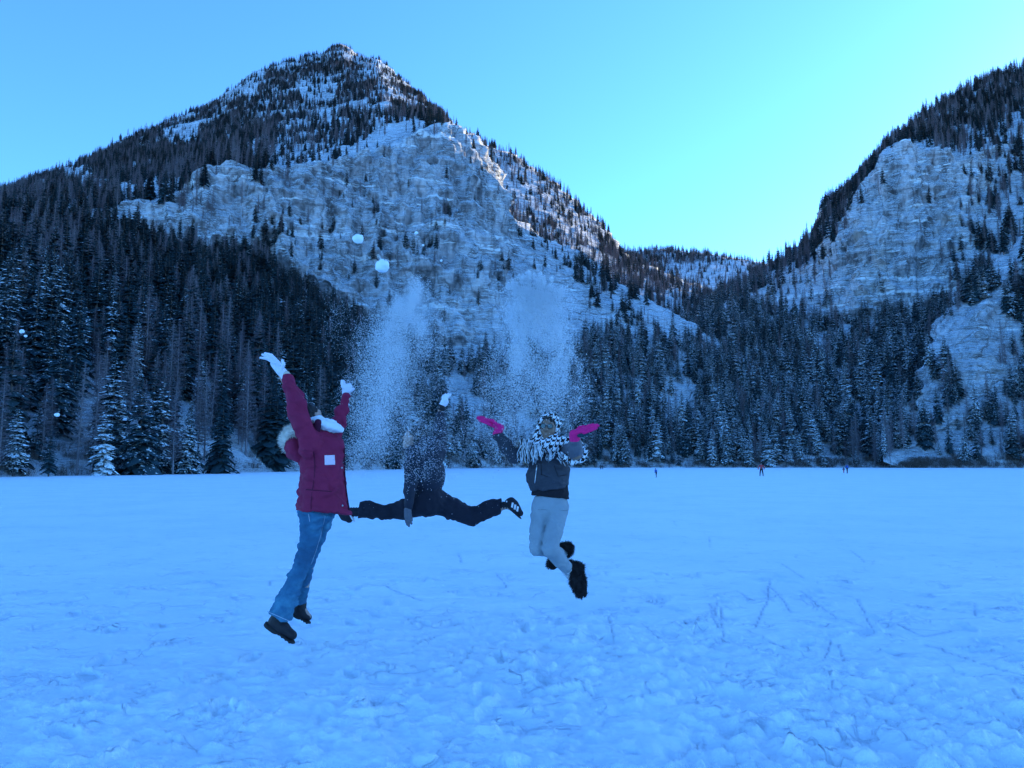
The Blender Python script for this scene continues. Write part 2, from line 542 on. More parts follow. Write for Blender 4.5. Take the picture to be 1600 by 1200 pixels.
# the big cliffed mountain
k1 = [-500, -200, 0, 150, 250, 330, 400, 470, 530, 600, 640, 690, 730, 760, 780, 800, 850, 900, 950, 1000, 1050, 1090, 1160, 1260]
shore1 = [55, 68, 85, 103, 115, 127, 141, 160, 185, 225, 255, 295, 320, 335, 345, 352, 365, 372, 376, 380, 380, 380, 380, 380]
base1 = [(430, 330), (380, 380), (352, 400), (366, 430), (390, 440), (405, 445), (412, 450), (445, 450), (480, 450), (520, 450), (540, 452), (545, 455), (548, 458), (550, 460), (552, 460), (552, 462), (552, 465), (552, 470), (556, 475), (560, 480), (566, 480), (575, 480), (600, 470), (660, 440)]
top1 = [(412, 345), (365, 400), (338, 425), (332, 448), (318, 462), (278, 476), (268, 482), (268, 488), (255, 500), (236, 522), (215, 540), (196, 560), (222, 575), (272, 590), (332, 590), (352, 595), (384, 600), (414, 595), (448, 590), (474, 575), (500, 560), (525, 545), (575, 520), (640, 480)]
mid1 = [(380, 560), (345, 600), (322, 640), (288, 690), (255, 770), (222, 830), (195, 880), (180, 930), (165, 980), (152, 980), (172, 940), (189, 800), (217, 735), (266, 700), (326, 672), (347, 665), (380, 650), (410, 628), (444, 606), (470, 590), (495, 572), (520, 555), (568, 530), (632, 490)]
crest1 = [(345, 760), (330, 820), (308, 900), (246, 1000), (196, 1100), (166, 1200), (115, 1300), (90, 1400), (76, 1450), (101, 1400), (141, 1250), (184, 930), (212, 790), (262, 730), (321, 690), (342, 680), (376, 664), (406, 640), (440, 616), (465, 600), (490, 582), (515, 565), (560, 540), (625, 500)]
build_sheet('mountain', 'large snowy mountain with a broad pale limestone cliff above the forest', cols(-500, 1260), k1,
            [[(0, s) for s in shore1], base1, top1, mid1, crest1], [120, 150, 60, 75], 1.0, 100)

# wooded ridge running down behind it to the notch
k2 = [640, 690, 730, 760, 800, 850, 900, 940, 970, 1000, 1050, 1100, 1160, 1220]
build_sheet('mountain', 'wooded ridge descending behind the big cliff towards the notch', cols(640, 1220), k2,
            [[(640, 640)] * 14,
             [(440, 820), (430, 820), (420, 820), (415, 820), (420, 810), (430, 800), (440, 790), (450, 780), (460, 770), (470, 760), (485, 750), (500, 730), (520, 700), (560, 660)],
             [(250, 1250), (225, 1250), (216, 1240), (229, 1230), (243, 1210), (277, 1180), (320, 1140), (363, 1100), (399, 1060), (414, 1030), (436, 980), (456, 920), (490, 840), (530, 760)]],
            [50, 110], 1.0, 200)

# far hill closing the notch
k3 = [900, 985, 1030, 1090, 1150, 1200, 1260, 1330]
build_sheet('mountain', 'far low snowy hill closing the notch between the mountains', cols(900, 1330), k3,
            [[(600, 1000)] * 8,
             [(470, 1400), (465, 1400), (462, 1400), (462, 1400), (465, 1400), (470, 1400), (480, 1400), (490, 1400)],
             [(400, 1700), (393, 1720), (390, 1730), (396, 1730), (404, 1720), (414, 1700), (430, 1680), (450, 1650)]],
            [20, 70], 1.0, 300)

# right-hand mountain
k4 = [1060, 1100, 1150, 1200, 1250, 1290, 1310, 1350, 1400, 1450, 1500, 1550, 1600, 1700, 1900, 2200, 2600, 3000]
shore4 = [390, 390, 392, 392, 392, 392, 390, 385, 380, 376, 372, 368, 365, 350, 320, 290, 270, 260]
base4 = [(560, 560), (530, 590), (512, 610), (505, 620), (505, 625), (505, 625), (505, 622), (502, 618), (498, 612), (488, 606), (460, 600), (420, 600), (380, 605), (330, 600), (300, 560), (310, 520), (340, 480), (380, 450)]
top4 = [(540, 640), (500, 700), (470, 720), (448, 730), (424, 730), (395, 715), (370, 690), (306, 668), (232, 668), (236, 672), (246, 690), (232, 730), (205, 760), (150, 800), (120, 760), (140, 700), (200, 640), (260, 600)]
mid4 = [(520, 720), (485, 780), (460, 800), (432, 820), (402, 830), (366, 830), (332, 810), (288, 800), (226, 810), (204, 850), (195, 880), (175, 920), (150, 950), (110, 980), (80, 960), (110, 900), (180, 800), (250, 750)]
crest4 = [(505, 800), (474, 850), (450, 880), (420, 900), (384, 930), (348, 940), (312, 930), (276, 920), (220, 930), (176, 980), (146, 1040), (124, 1090), (104, 1140), (72, 1180), (45, 1200), (80, 1120), (160, 1000), (230, 900)]
build_sheet('mountain', 'steep right-hand mountain with a grey snow-flecked rock wall', cols(1060, 3000), k4,
            [[(0, s) for s in shore4], base4, top4, mid4, crest4], [100, 120, 60, 50], 1.0, 400)

# nearer rocky spur on the right shore
k5 = [1380, 1410, 1440, 1480, 1510, 1550, 1600, 1700, 2000, 2500, 2900]
build_sheet('rocky_spur', 'snow-patched rocky spur rising from the right shore', cols(1380, 2900), k5,
            [[(0, s) for s in [350, 348, 346, 344, 342, 340, 336, 320, 290, 250, 240]],
             [(722, 352), (705, 362), (690, 368), (672, 372), (664, 372), (655, 372), (640, 372), (620, 360), (600, 330), (600, 300), (600, 290)],
             [(715, 358), (690, 374), (648, 384), (560, 400), (500, 414), (456, 432), (415, 450), (350, 450), (300, 430), (300, 400), (320, 380)],
             [(708, 362), (684, 380), (636, 392), (536, 412), (466, 432), (424, 455), (378, 480), (310, 490), (260, 480), (260, 450), (280, 430)]],
            [40, 110, 30], 0.8, 500, back=150)

# ------------------------------------------------------------------ trees
def needle_material(name, snow_lo, snow_hi, green):
    k = N(name, 0.75, 0.15)
    p = k.objco()
    oi = k.n('ObjectInfo').outputs['Random']
    g = k.n('NewGeometry')
    nz = k.sepz(g.outputs['Normal'])
    w = k.noise(p, 30.0, 2.0, 0.6)
    s = k.math('ADD', nz, k.math('MULTIPLY', k.math('SUBTRACT', w, 0.5), 1.6))
    s = k.math('ADD', s, k.math('MULTIPLY', k.math('SUBTRACT', oi, 0.5), 0.35))
    snow = k.sstep(s, snow_lo, snow_hi)
    c = k.mix(k.noise(p, 9.0, 2.0), tuple(v * 0.55 for v in green), tuple(v * 1.35 for v in green))
    c = k.mix(k.math('MULTIPLY', oi, 0.25), c, (0.045, 0.045, 0.028))
    k.color(k.mix(snow, c, SNOW))
    return k.m

def bark_material(name, a, b):
    k = N(name, 0.9, 0.1)
    k.color(k.mix(k.noise(k.objco(), 40.0, 3.0), a, b))
    return k.m

M_SPRUCE = [needle_material('spruce_needles_dark', 1.12, 1.30, (0.025, 0.060, 0.070)),
            needle_material('spruce_needles_snowy', 0.86, 1.02, (0.025, 0.060, 0.071)),
            needle_material('spruce_needles_laden', 0.60, 0.80, (0.025, 0.060, 0.071))]
M_BARK = bark_material('spruce_bark', (0.10, 0.075, 0.06), (0.20, 0.16, 0.13))
M_LARCH = bark_material('larch_twigs', (0.12, 0.105, 0.115), (0.22, 0.19, 0.205))
M_LARCH2 = bark_material('larch_twigs_pale', (0.17, 0.16, 0.17), (0.28, 0.26, 0.27))
M_BRUSH = bark_material('brush_twigs', (0.09, 0.07, 0.06), (0.17, 0.14, 0.12))

class MB:
    def __init__(self): self.v, self.f = [], []
    def add(self, pts):
        i = len(self.v); self.v += [tuple(q) for q in pts]; self.f.append(tuple(range(i, i + len(pts))))
    def tube(self, pts, rads, n=6):
        base = len(self.v)
        pts = [Vector(p) for p in pts]
        for i, (p, r) in enumerate(zip(pts, rads)):
            d = (pts[min(i + 1, len(pts) - 1)] - pts[max(i - 1, 0)]).normalized()
            a = d.orthogonal().normalized(); b = d.cross(a)
            for j in range(n):
                t = 2 * math.pi * j / n
                self.v.append(tuple(p + (a * math.cos(t) + b * math.sin(t)) * r))
        for i in range(len(pts) - 1):
            for j in range(n):
                q = base + i * n
                self.f.append((q + j, q + (j + 1) % n, q + n + (j + 1) % n, q + n + j))
        self.f.append(tuple(base + (len(pts) - 1) * n + j for j in range(n)))
    def mesh(self, name, mats, smooth_shade=False):
        return mesh_from(name, np.array(self.v), self.f, mats, smooth_shade)

def make_trunk(mb, r, R, top=0.97):
    b1, b2 = r.uniform(-.008, .008), r.uniform(-.008, .008)
    mb.tube([(0, 0, -0.06), (0, 0, 0.02), (b1, b2, 0.35), (b1 * .6, -b2, 0.7), (0, 0, top)], [R * 1.3, R, R * .72, R * .38, R * .06], 6)

def make_spruce(seed, whorls, per, seg, radius, low=0.06, gap=0.0):
    r = random.Random(seed)
    tr, cr = MB(), MB()
    make_trunk(tr, r, 0.0125)
    for w in range(whorls):
        t = max(0.0, (w + r.uniform(-.3, .3)) / whorls)
        z = low + (0.985 - low) * (t ** 0.92)
        if r.random() < gap: continue
        L0 = radius * (1 - z) ** 0.82 * (0.55 + 0.45 * min(1, (z - low) / 0.12 + 0.35)) + 0.008
        n = per if z < 0.8 else max(4, per - 2)
        a0 = r.uniform(0, 6.28)
        for b in range(n):
            az = a0 + 6.283 * b / n + r.uniform(-.35, .35)
            L = L0 * r.uniform(0.62, 1.2)
            up = 0.55 * (z - 0.45) + r.uniform(-.14, .1)
            droop = 0.30 + 0.35 * (1 - z) + r.uniform(-.1, .15)
            dx, dy = math.cos(az), math.sin(az)
            sx, sy = -dy, dx
            zz = z + r.uniform(-.012, .012)
            spine, left, right = [], [], []
            for i in range(seg + 1):
                s = i / seg
                q = Vector((dx * L * s, dy * L * s, zz + L * (up * s - droop * s * s + 0.16 * s ** 3)))
                wd = L * 0.34 * (math.sin(math.pi * min(1, 0.18 + 0.82 * s)) ** 0.7) * r.uniform(0.55, 1.15) if i < seg else 0.0
                dr = wd * r.uniform(.35, .75)
                fw = wd * r.uniform(.1, .7)
                spine.append(q)
                left.append(q + Vector((sx * wd + dx * fw, sy * wd + dy * fw, -dr)))
                wd2 = wd * r.uniform(.7, 1.25)
                right.append(q + Vector((-sx * wd2 + dx * fw, -sy * wd2 + dy * fw, -dr * r.uniform(.8, 1.2))))
            for i in range(seg):
                if i == seg - 1:
                    cr.add([left[i], spine[i], spine[i + 1]]); cr.add([spine[i], right[i], spine[i + 1]])
                else:
                    cr.add([left[i], spine[i], spine[i + 1], left[i + 1]]); cr.add([spine[i], right[i], right[i + 1], spine[i + 1]])
                if r.random() < 0.6:   # hanging spray
                    h = L * r.uniform(.14, .30)
                    m = (spine[i] + spine[i + 1]) * .5
                    cr.add([spine[i], spine[i + 1], m + Vector((sx * r.uniform(-.06, .06) * L, sy * r.uniform(-.06, .06) * L, -h))])
    cr.add([(0.006, 0, .95), (-0.006, 0.002, .95), (0, 0, 1.0)]); cr.add([(0, 0.006, .95), (0, -0.006, .95), (0, 0, 1.0)])
    return tr, cr

def stick(mb, a, b, w, r):
    a, b = Vector(a), Vector(b)
    d = (b - a)
    s = d.orthogonal().normalized()
    s.rotate(Matrix.Rotation(r.uniform(0, 6.28), 3, d.normalized()))
    mb.add([a - s * w, a + s * w, b])

def make_larch(seed, whorls, per, twigs, radius=0.15, low=0.16, wid=0.0032):
    r = random.Random(seed)
    tr, cr = MB(), MB()
    make_trunk(tr, r, 0.0105)
    for w in range(whorls):
        t = w / whorls
        z = low + (0.98 - low) * t
        L0 = radius * (1 - z) ** 0.75 * (0.55 + 0.45 * min(1, (z - low) / 0.15 + .2)) + 0.006
        a0 = r.uniform(0, 6.28)
        for b in range(per):
            az = a0 + 6.283 * b / per + r.uniform(-.5, .5)
            L = L0 * r.uniform(.5, 1.2)
            dirv = Vector((math.cos(az), math.sin(az), r.uniform(-.15, .35)))
            A = Vector((0, 0, z + r.uniform(-.01, .01)))
            B = A + dirv * L
            stick(cr, A, B, wid, r); stick(cr, A, B, wid, r)
            for q in range(twigs):
                s = r.uniform(.2, 1.0)
                c = A + dirv * L * s
                tv = Vector((r.uniform(-1, 1), r.uniform(-1, 1), r.uniform(-1.0, .8))).normalized() * L * r.uniform(.18, .38)
                stick(cr, c, c + tv, wid * .62, r)
    return tr, cr

def make_brush(seed, stems=26):
    r = random.Random(seed)
    cr = MB()
    for s in range(stems):
        a = Vector((r.gauss(0, .28), r.gauss(0, .28), -.05))
        h = r.uniform(.45, 1.0)
        d = Vector((r.gauss(0, .22), r.gauss(0, .22), 1)).normalized()
        b = a + d * h
        stick(cr, a, b, .012, r); stick(cr, a, b, .012, r)
        for q in range(7):
            c = a + d * h * r.uniform(.3, .95)
            stick(cr, c, c + Vector((r.uniform(-1, 1), r.uniform(-1, 1), r.uniform(.1, 1.2))).normalized() * h * r.uniform(.15, .38), .008, r)
    return cr

# prototypes (unit height): a part pair (trunk, crown) for individual trees, a joined one for the far woods
PROTO = {}
def joined(name, tr, cr, mt, mc):
    v = np.array(tr.v + cr.v); k = len(tr.v)
    f = list(tr.f) + [tuple(i + k for i in q) for q in cr.f]
    me = mesh_from(name, v, f, [mt, mc], False, [0] * len(tr.f) + [1] * len(cr.f))
    return bpy.data.objects.new(name, me)
def proto(key, tr, cr, mt, mc):
    PROTO[key] = (tr.mesh(key + '_trunk', [mt], True), cr.mesh(key + '_crown', [mc]), joined(key, tr, cr, mt, mc))
for i, (rad, low) in enumerate([(0.225, .05), (0.19, .08), (0.255, .04), (0.165, .16)]):
    tr, cr = make_spruce(40 + i, 25, 6, 4, rad, low, 0.03)
    for m in range(3):
        proto('spruce_near_%d_%d' % (i, m), tr, cr, M_BARK, M_SPRUCE[m])
    tr, cr = make_spruce(60 + i, 15, 5, 2, rad * 1.0, low, 0.03)
    for m in range(3):
        proto('spruce_far_%d_%d' % (i, m), tr, cr, M_BARK, M_SPRUCE[m])
for i in range(3):
    tr, cr = make_larch(80 + i, 46, 5, 9)
    proto('larch_near_%d' % i, tr, cr, M_LARCH2, M_LARCH if i else M_LARCH2)
    tr, cr = make_larch(90 + i, 26, 5, 5, 0.14, .14, 0.0085)
    proto('larch_far_%d' % i, tr, cr, M_LARCH2, M_LARCH if i else M_LARCH2)
BRUSH = []
for i in range(3):
    BRUSH.append(bpy.data.objects.new('brush_%d' % i, make_brush(120 + i).mesh('brush_%d' % i, [M_BRUSH])))

# ---- where trees grow
def poly_mask(x, y, poly): return inside(x, y, poly)
APRON1 = [(-700, 350), (0, 350), (150, 374), (240, 397), (330, 410), (420, 416), (480, 450), (560, 496), (610, 535), (680, 565), (760, 565), (880, 560), (930, 520), (1000, 530), (1100, 545), (1300, 600), (1300, 800), (-700, 800)]
UPPER1 = [(-700, 280), (0, 280), (530, 60), (640, 120), (700, 176), (695, 196), (650, 186), (600, 196), (560, 222), (500, 236), (440, 250), (400, 268), (330, 282), (300, 315), (258, 285), (210, 305), (150, 345), (60, 352), (-700, 352)]

def density(seed, x, y, q):
    n1 = fbm(q * 0.013, 3, seed + 71)
    n2 = fbm(q * 0.045, 2, seed + 72)
    if seed == 100:
        d = 0.03 + 0.16 * (n1 > 0.20) + .22 * (n2 > .42)
        d = np.where(poly_mask(x, y, UPPER1) > 0, np.clip(np.where(y < 175, .40, .60) + 1.6 * n1 + 0.7 * n2, 0.03, 1.0), d)
        d = np.where(poly_mask(x, y, APRON1) > 0, np.where(x < 600, 1.0, np.clip(0.80 + 1.2 * n1 + .4 * n2, .05, 1)), d)
        for poly, w in [([(420, 225), (560, 225), (560, 285), (420, 290)], .22), ([(690, 330), (705, 330), (705, 390), (670, 390)], .8),
                        ([(560, 300), (600, 330), (660, 400), (640, 400), (590, 350)], .5), ([(860, 395), (1000, 440), (1000, 475), (900, 440)], .35),
                        ([(100, 262), (145, 262), (145, 286), (100, 286)], .06), ([(255, 200), (310, 200), (305, 232), (262, 230)], .12), ([(340, 110), (420, 105), (400, 150), (340, 160)], .12),
                        ([(470, 130), (530, 130), (520, 165), (470, 160)], .1), ([(690, 600), (730, 560), (745, 640), (700, 660)], .06), ([(1040, 600), (1090, 600), (1085, 655), (1040, 650)], .04),
                        ([(535, 62), (620, 95), (625, 150), (560, 120)], .25), ([(280, 350), (300, 350), (305, 400), (280, 395)], .5), ([(195, 320), (265, 300), (330, 300), (330, 330), (220, 345)], .45)]:
            d = np.where(poly_mask(x, y, poly) > 0, w, d)
        return d
    if seed == 200:
        d = np.clip(0.85 + 1.0 * n1 + .3 * n2, .12, 1)
        return np.where(poly_mask(x, y, [(735, 222), (800, 250), (900, 330), (945, 390), (900, 380), (820, 320), (760, 290)]) > 0, .22 + .2 * (n2 > 0), d)
    if seed == 300:
        d = np.where(((y < 412) & (x < 1110)) | (x < 1040), 1.6, .30)
        return np.where(y < 408, np.maximum(d, .8), d)
    if seed == 400:
        d = np.clip(.85 + 1.1 * n1 + .3 * n2, .12, 1)
        cliff = poly_mask(x, y, [(1300, 492), (1286, 430), (1328, 352), (1374, 248), (1406, 222), (1460, 232), (1505, 255), (1560, 250), (1545, 350), (1495, 410), (1462, 470), (1400, 492)])
        d = np.where(cliff > 0, .03 + .12 * (n1 > .25), d)
        d = np.where(poly_mask(x, y, [(1195, 425), (1300, 415), (1300, 500), (1195, 480)]) > 0, .22, d)
        d = np.where(poly_mask(x, y, [(1500, 230), (1620, 150), (1620, 420), (1500, 430)]) > 0, .35, d)
        return d
    d = np.clip(.55 + 1.2 * n1 + .5 * n2, .06, 1)
    d = np.where(poly_mask(x, y, [(1490, 500), (1560, 480), (1565, 640), (1500, 650)]) > 0, .10, d)
    return d

def sheet_trees(seed, per_m2, hfun, snow_p, larch_p, xlim=(-260, 1860), cull=None):
    G, Nn, cr = SHEETS[seed]
    g = G[:cr + 1]
    a = np.linalg.norm(np.cross(g[1:, :-1] - g[:-1, :-1], g[:-1, 1:] - g[:-1, :-1]), axis=-1)
    c = 0.25 * (g[1:, 1:] + g[1:, :-1] + g[:-1, 1:] + g[:-1, :-1])
    nz = Nn[:cr, :-1, 2]
    x, y = project(c)
    w = a * density(seed, x, y, c) * per_m2 * smooth(0.18, 0.5, nz)
    w = np.where((x > xlim[0]) & (x < xlim[1]) & (c[..., 2] > 0.35), w, 0)
    k = rng.poisson(w.ravel())
    ids = np.repeat(np.arange(w.size), k)
    i, j = np.unravel_index(ids, w.shape)
    u, v = rng.random(len(ids)), rng.random(len(ids))
    p = (g[i, j] * ((1 - u) * (1 - v))[:, None] + g[i, j + 1] * (u * (1 - v))[:, None] + g[i + 1, j] * ((1 - u) * v)[:, None] + g[i + 1, j + 1] * (u * v)[:, None])
    X, Yp = x[i, j], y[i, j]
    H = hfun(X, Yp, p) * rng.uniform(0.42, 1.22, len(p))
    larch = rng.random(len(p)) < larch_p(X, Yp, p)
    sn = np.clip(snow_p(X, Yp, p) + rng.uniform(-.5, .5, len(p)), 0, 2.49)
    return np.column_stack([p, H, larch, np.floor(sn), X, Yp])

T = []
def h1(x, y, p): return np.interp(p[:, 1], [80, 140, 300, 450, 900, 1450], [15, 18, 19, 17, 12.5, 10]) * np.where((y > 200) & (x > 430) & (y < 540) & (x < 900), .7, 1)
T.append(sheet_trees(100, 1 / 19.0, h1, lambda x, y, p: np.where(x > 620, np.where(p[:, 1] < 500, 1.5, .4), np.interp(p[:, 1], [90, 160, 260], [1.35, .85, .25])) ,
                     lambda x, y, p: np.clip(np.where(y < 350, .50, np.where(x < 560, .10 + .38 * (fbm(p * .018, 2, 5) > .12) * (x < 420), .12)), 0, 1)))
T.append(sheet_trees(200, 1 / 40.0, lambda x, y, p: 16 + 0 * x, lambda x, y, p: .5 + 0 * x, lambda x, y, p: .62 + 0 * x))
T.append(sheet_trees(300, 1 / 60.0, lambda x, y, p: 17 + 0 * x, lambda x, y, p: .6 + 0 * x, lambda x, y, p: .6 + 0 * x))
T.append(sheet_trees(400, 1 / 32.0, lambda x, y, p: np.interp(p[:, 1], [390, 600, 1000], [23, 20, 17]), lambda x, y, p: np.where(y > 430, 1.45, .6), lambda x, y, p: np.where(y > 470, np.where(fbm(p * .02, 2, 8) > .14, .40, .06), .5)))
T.append(sheet_trees(500, 1 / 34.0, lambda x, y, p: 20 + 0 * x, lambda x, y, p: 1.2 + 0 * x, lambda x, y, p: .25 + 0 * x))
T = np.vstack(T)

# hand-placed trees on the near left shore: (x, foot y, top y, depth, kind, snow, form)
HERO = [(22, 737, 632, 98, 'spruce', 1, 2, 'broad dark spruce with drooping boughs beside the tiny slim spruce on the shore'),
        (76, 741, 662, 97, 'spruce', 0, 3, 'tiny slim dark spruce on the shore among bare brush'),
        (160, 740, 636, 105, 'spruce', 2, 0, 'short snow-laden spruce on the open shore below a bare larch'),
        (216, 741, 592, 112, 'spruce', 1, 2, 'tall spruce with snowy boughs and a pale trunk on the shore beside the snow-laden one'),
        (290, 738, 640, 121, 'spruce', 1, 2, 'bushy spruce in front of the leafless larches along the shore'),
        (345, 737, 625, 128, 'spruce', 0, 0, 'dark conical spruce at the end of the open snowy bank'),
        (120, 736, 560, 106, 'larch', 0, 0, 'leaning bare larch with a long pale trunk behind the snow-laden spruce'),
        (146, 733, 548, 112, 'larch', 0, 1, 'tall bare larch with feathery brown twigs behind the snow-laden spruce'),
        (270, 736, 590, 118, 'larch', 0, 2, 'slender bare larch rising behind the bushy spruce on the shore')]

def plant(name, key, loc, H, rz, wj, label, group, lean=0.0):
    root = empty(name, loc, label, 'tree', group)
    root.rotation_euler = (lean, lean * .7, rz)
    root.scale = (H * wj, H * wj, H)
    tm, cm, _ = PROTO[key]
    for nm, me in (('trunk', tm), ('crown', cm)):
        c = bpy.data.objects.new(nm, me)
        COL.objects.link(c)
        c.parent = root
    return root

G1, N1, c1 = SHEETS[100]
def ground_z(x, y):
    g = G1[:90]
    d = (g[..., 0] - x) ** 2 + (g[..., 1] - y) ** 2
    return g.reshape(-1, 3)[np.argmin(d)][2]
for (px, yf, yt, D, kind, sn, form, label) in HERO:
    a = P(px, yf, D); b = P(px, yt, D)
    z = max(ground_z(a[0], a[1]), -.2)
    H = b[2] - z
    key = 'spruce_near_%d_%d' % (form, sn) if kind == 'spruce' else 'larch_near_%d' % form
    plant(kind + '_tree', key, (a[0], a[1], z - .1), H, random.uniform(0, 6.28), 1.15 if kind == 'spruce' else 1.0, label, kind + 's on the near shore', .03 if px == 120 else 0)
hx = np.array([[P(h[0], h[1], h[3])[0], P(h[0], h[1], h[3])[1]] for h in HERO])
dmin = np.min(np.hypot(T[:, None, 0] - hx[None, :, 0], T[:, None, 1] - hx[None, :, 1]), axis=1)
# keep an open snowy bank in front of the left-hand trees
T = T[(dmin > 3.2) & ~((T[:, 1] < 112) & (T[:, 6] > 30) & (T[:, 6] < 420) & (T[:, 7] > 722) & (rng.random(len(T)) < .75))]

infr = (T[:, 6] > 5) & (T[:, 6] < 1595)
size = np.where(infr, T[:, 3] / T[:, 1], 0)
single = np.zeros(len(T), bool)
for kind, count in ((0, 294), (1, 297)):
    ids = np.where(T[:, 4] == kind)[0]
    single[ids[np.argsort(-size[ids])[:count]]] = True
SN = ['dark', 'snow-dusted', 'snow-laden']
for t in T[single]:
    x, y, z, H, larch, sn = t[:6]
    shore = 'the near shore' if t[6] < 620 else 'the far shore'
    tier = 'at the water\'s edge on ' if z < 5 else ('low on the slope above ' if z < 22 else 'well up the slope above ')
    big = 'tall' if H > 17.5 else ('short' if H < 12.5 else 'middling')
    place = tier + shore
    if larch:
        plant('larch_tree', 'larch_near_%d' % random.randrange(3), (x, y, z - .15), H * 1.05, random.uniform(0, 6.28), random.uniform(.85, 1.15),
              big + ' leafless brown larch ' + place, big + ' larches ' + place, random.gauss(0, .02))
    else:
        plant('spruce_tree', 'spruce_near_%d_%d' % (random.randrange(4), sn), (x, y, z - .15), H, random.uniform(0, 6.28), random.uniform(.85, 1.15),
              big + ' ' + SN[int(sn)] + ' spruce ' + place, big + ' ' + SN[int(sn)] + ' spruces ' + place)

def scatter(name, label, pts, scl, idx, protos):
    """One wood: points carrying size, turn and tree form, instanced by geometry nodes."""
    me = bpy.data.meshes.new(name)
    me.vertices.add(len(pts))
    me.vertices.foreach_set('co', np.ascontiguousarray(pts, dtype=np.float32).ravel())
    a = me.attributes.new('size', 'FLOAT_VECTOR', 'POINT'); a.data.foreach_set('vector', np.ascontiguousarray(scl, dtype=np.float32).ravel())
    rot = np.zeros((len(pts), 3), np.float32); rot[:, 2] = rng.uniform(0, 6.28, len(pts)); rot[:, 0] = rng.normal(0, .02, len(pts))
    a = me.attributes.new('turn', 'FLOAT_VECTOR', 'POINT'); a.data.foreach_set('vector', rot.ravel())
    a = me.attributes.new('form', 'INT', 'POINT'); a.data.foreach_set('value', np.asarray(idx, dtype=np.int32))
    o = obj(name, me, kind='stuff')
    o['label'] = label
    ng = bpy.data.node_groups.new(name, 'GeometryNodeTree')
    ng.interface.new_socket('Geometry', in_out='INPUT', socket_type='NodeSocketGeometry')
    ng.interface.new_socket('Geometry', in_out='OUTPUT', socket_type='NodeSocketGeometry')
    nd = ng.nodes
    gi, go = nd.new('NodeGroupInput'), nd.new('NodeGroupOutput')
    inst = nd.new('GeometryNodeInstanceOnPoints')
    join = nd.new('GeometryNodeJoinGeometry')
    for p in reversed(protos):
        oi = nd.new('GeometryNodeObjectInfo'); oi.inputs['Object'].default_value = p
        oi.inputs['As Instance'].default_value = True
        ng.links.new(oi.outputs['Geometry'], join.inputs[0])
    def attr(n, t):
        q = nd.new('GeometryNodeInputNamedAttribute'); q.data_type = t; q.inputs['Name'].default_value = n
        return q.outputs['Attribute']
    ng.links.new(gi.outputs[0], inst.inputs['Points'])
    ng.links.new(join.outputs[0], inst.inputs['Instance'])
    inst.inputs['Pick Instance'].default_value = True
    ng.links.new(attr('form', 'INT'), inst.inputs['Instance Index'])
    e2r = nd.new('FunctionNodeEulerToRotation')
    ng.links.new(attr('turn', 'FLOAT_VECTOR'), e2r.inputs[0])
    ng.links.new(e2r.outputs[0], inst.inputs['Rotation'])
    ng.links.new(attr('size', 'FLOAT_VECTOR'), inst.inputs['Scale'])
    ng.links.new(inst.outputs[0], go.inputs[0])
    md = o.modifiers.new('trees', 'NODES'); md.node_group = ng
    return o

R_ = T[~single]
print('TREES', len(T), 'rest', len(R_), 'larch', int(R_[:, 4].sum()))
for larch in (0, 1):
    q = R_[R_[:, 4] == larch]
    near = (q[:, 3] / q[:, 1] > 0.042).astype(int)
    wj = rng.uniform(.8, 1.35, len(q))
    scl = np.column_stack([q[:, 3] * wj, q[:, 3] * wj, q[:, 3]])
    pts = q[:, :3] - [0, 0, .2]
    if larch:
        protos = [PROTO['larch_far_%d' % i][2] for i in range(3)] + [PROTO['larch_near_%d' % i][2] for i in range(3)]
        idx = near * 3 + rng.integers(0, 3, len(q))
        scatter('larch_forest', 'leafless brown larch woods spread over the mountain slopes', pts, scl, idx, protos)
    else:
        protos = [PROTO['spruce_%s_%d_%d' % (d, i, m)][2] for d in ('far', 'near') for m in range(3) for i in range(4)]
        idx = near * 12 + q[:, 5].astype(int) * 4 + rng.integers(0, 4, len(q))
        scatter('spruce_forest', 'dark spruce forest covering the mountain slopes', pts, scl, idx, protos)

# bare brush along the waterline
bp = []
for seed, n in ((100, 700), (400, 500), (500, 400)):
    G, Nn, cr = SHEETS[seed]
    g = G[:22].reshape(-1, 3)
    x, y = project(g)
    ok = np.where((g[:, 2] > -0.1) & (g[:, 2] < 4.5) & (x > -80) & (x < 1700))[0]
    bp.append(g[rng.choice(ok, n)] + rng.normal(0, .8, (n, 3)) * [1, 1, 0])
bp = np.vstack(bp)
s = rng.uniform(.8, 3.0, len(bp)) * np.where(bp[:, 1] < 180, .75, 1.15)
scatter('shore_brush', 'leafless grey-brown brush fringing the lake shore', bp, np.column_stack([s * 1.1, s * 1.1, s]), rng.integers(0, 3, len(bp)), BRUSH)

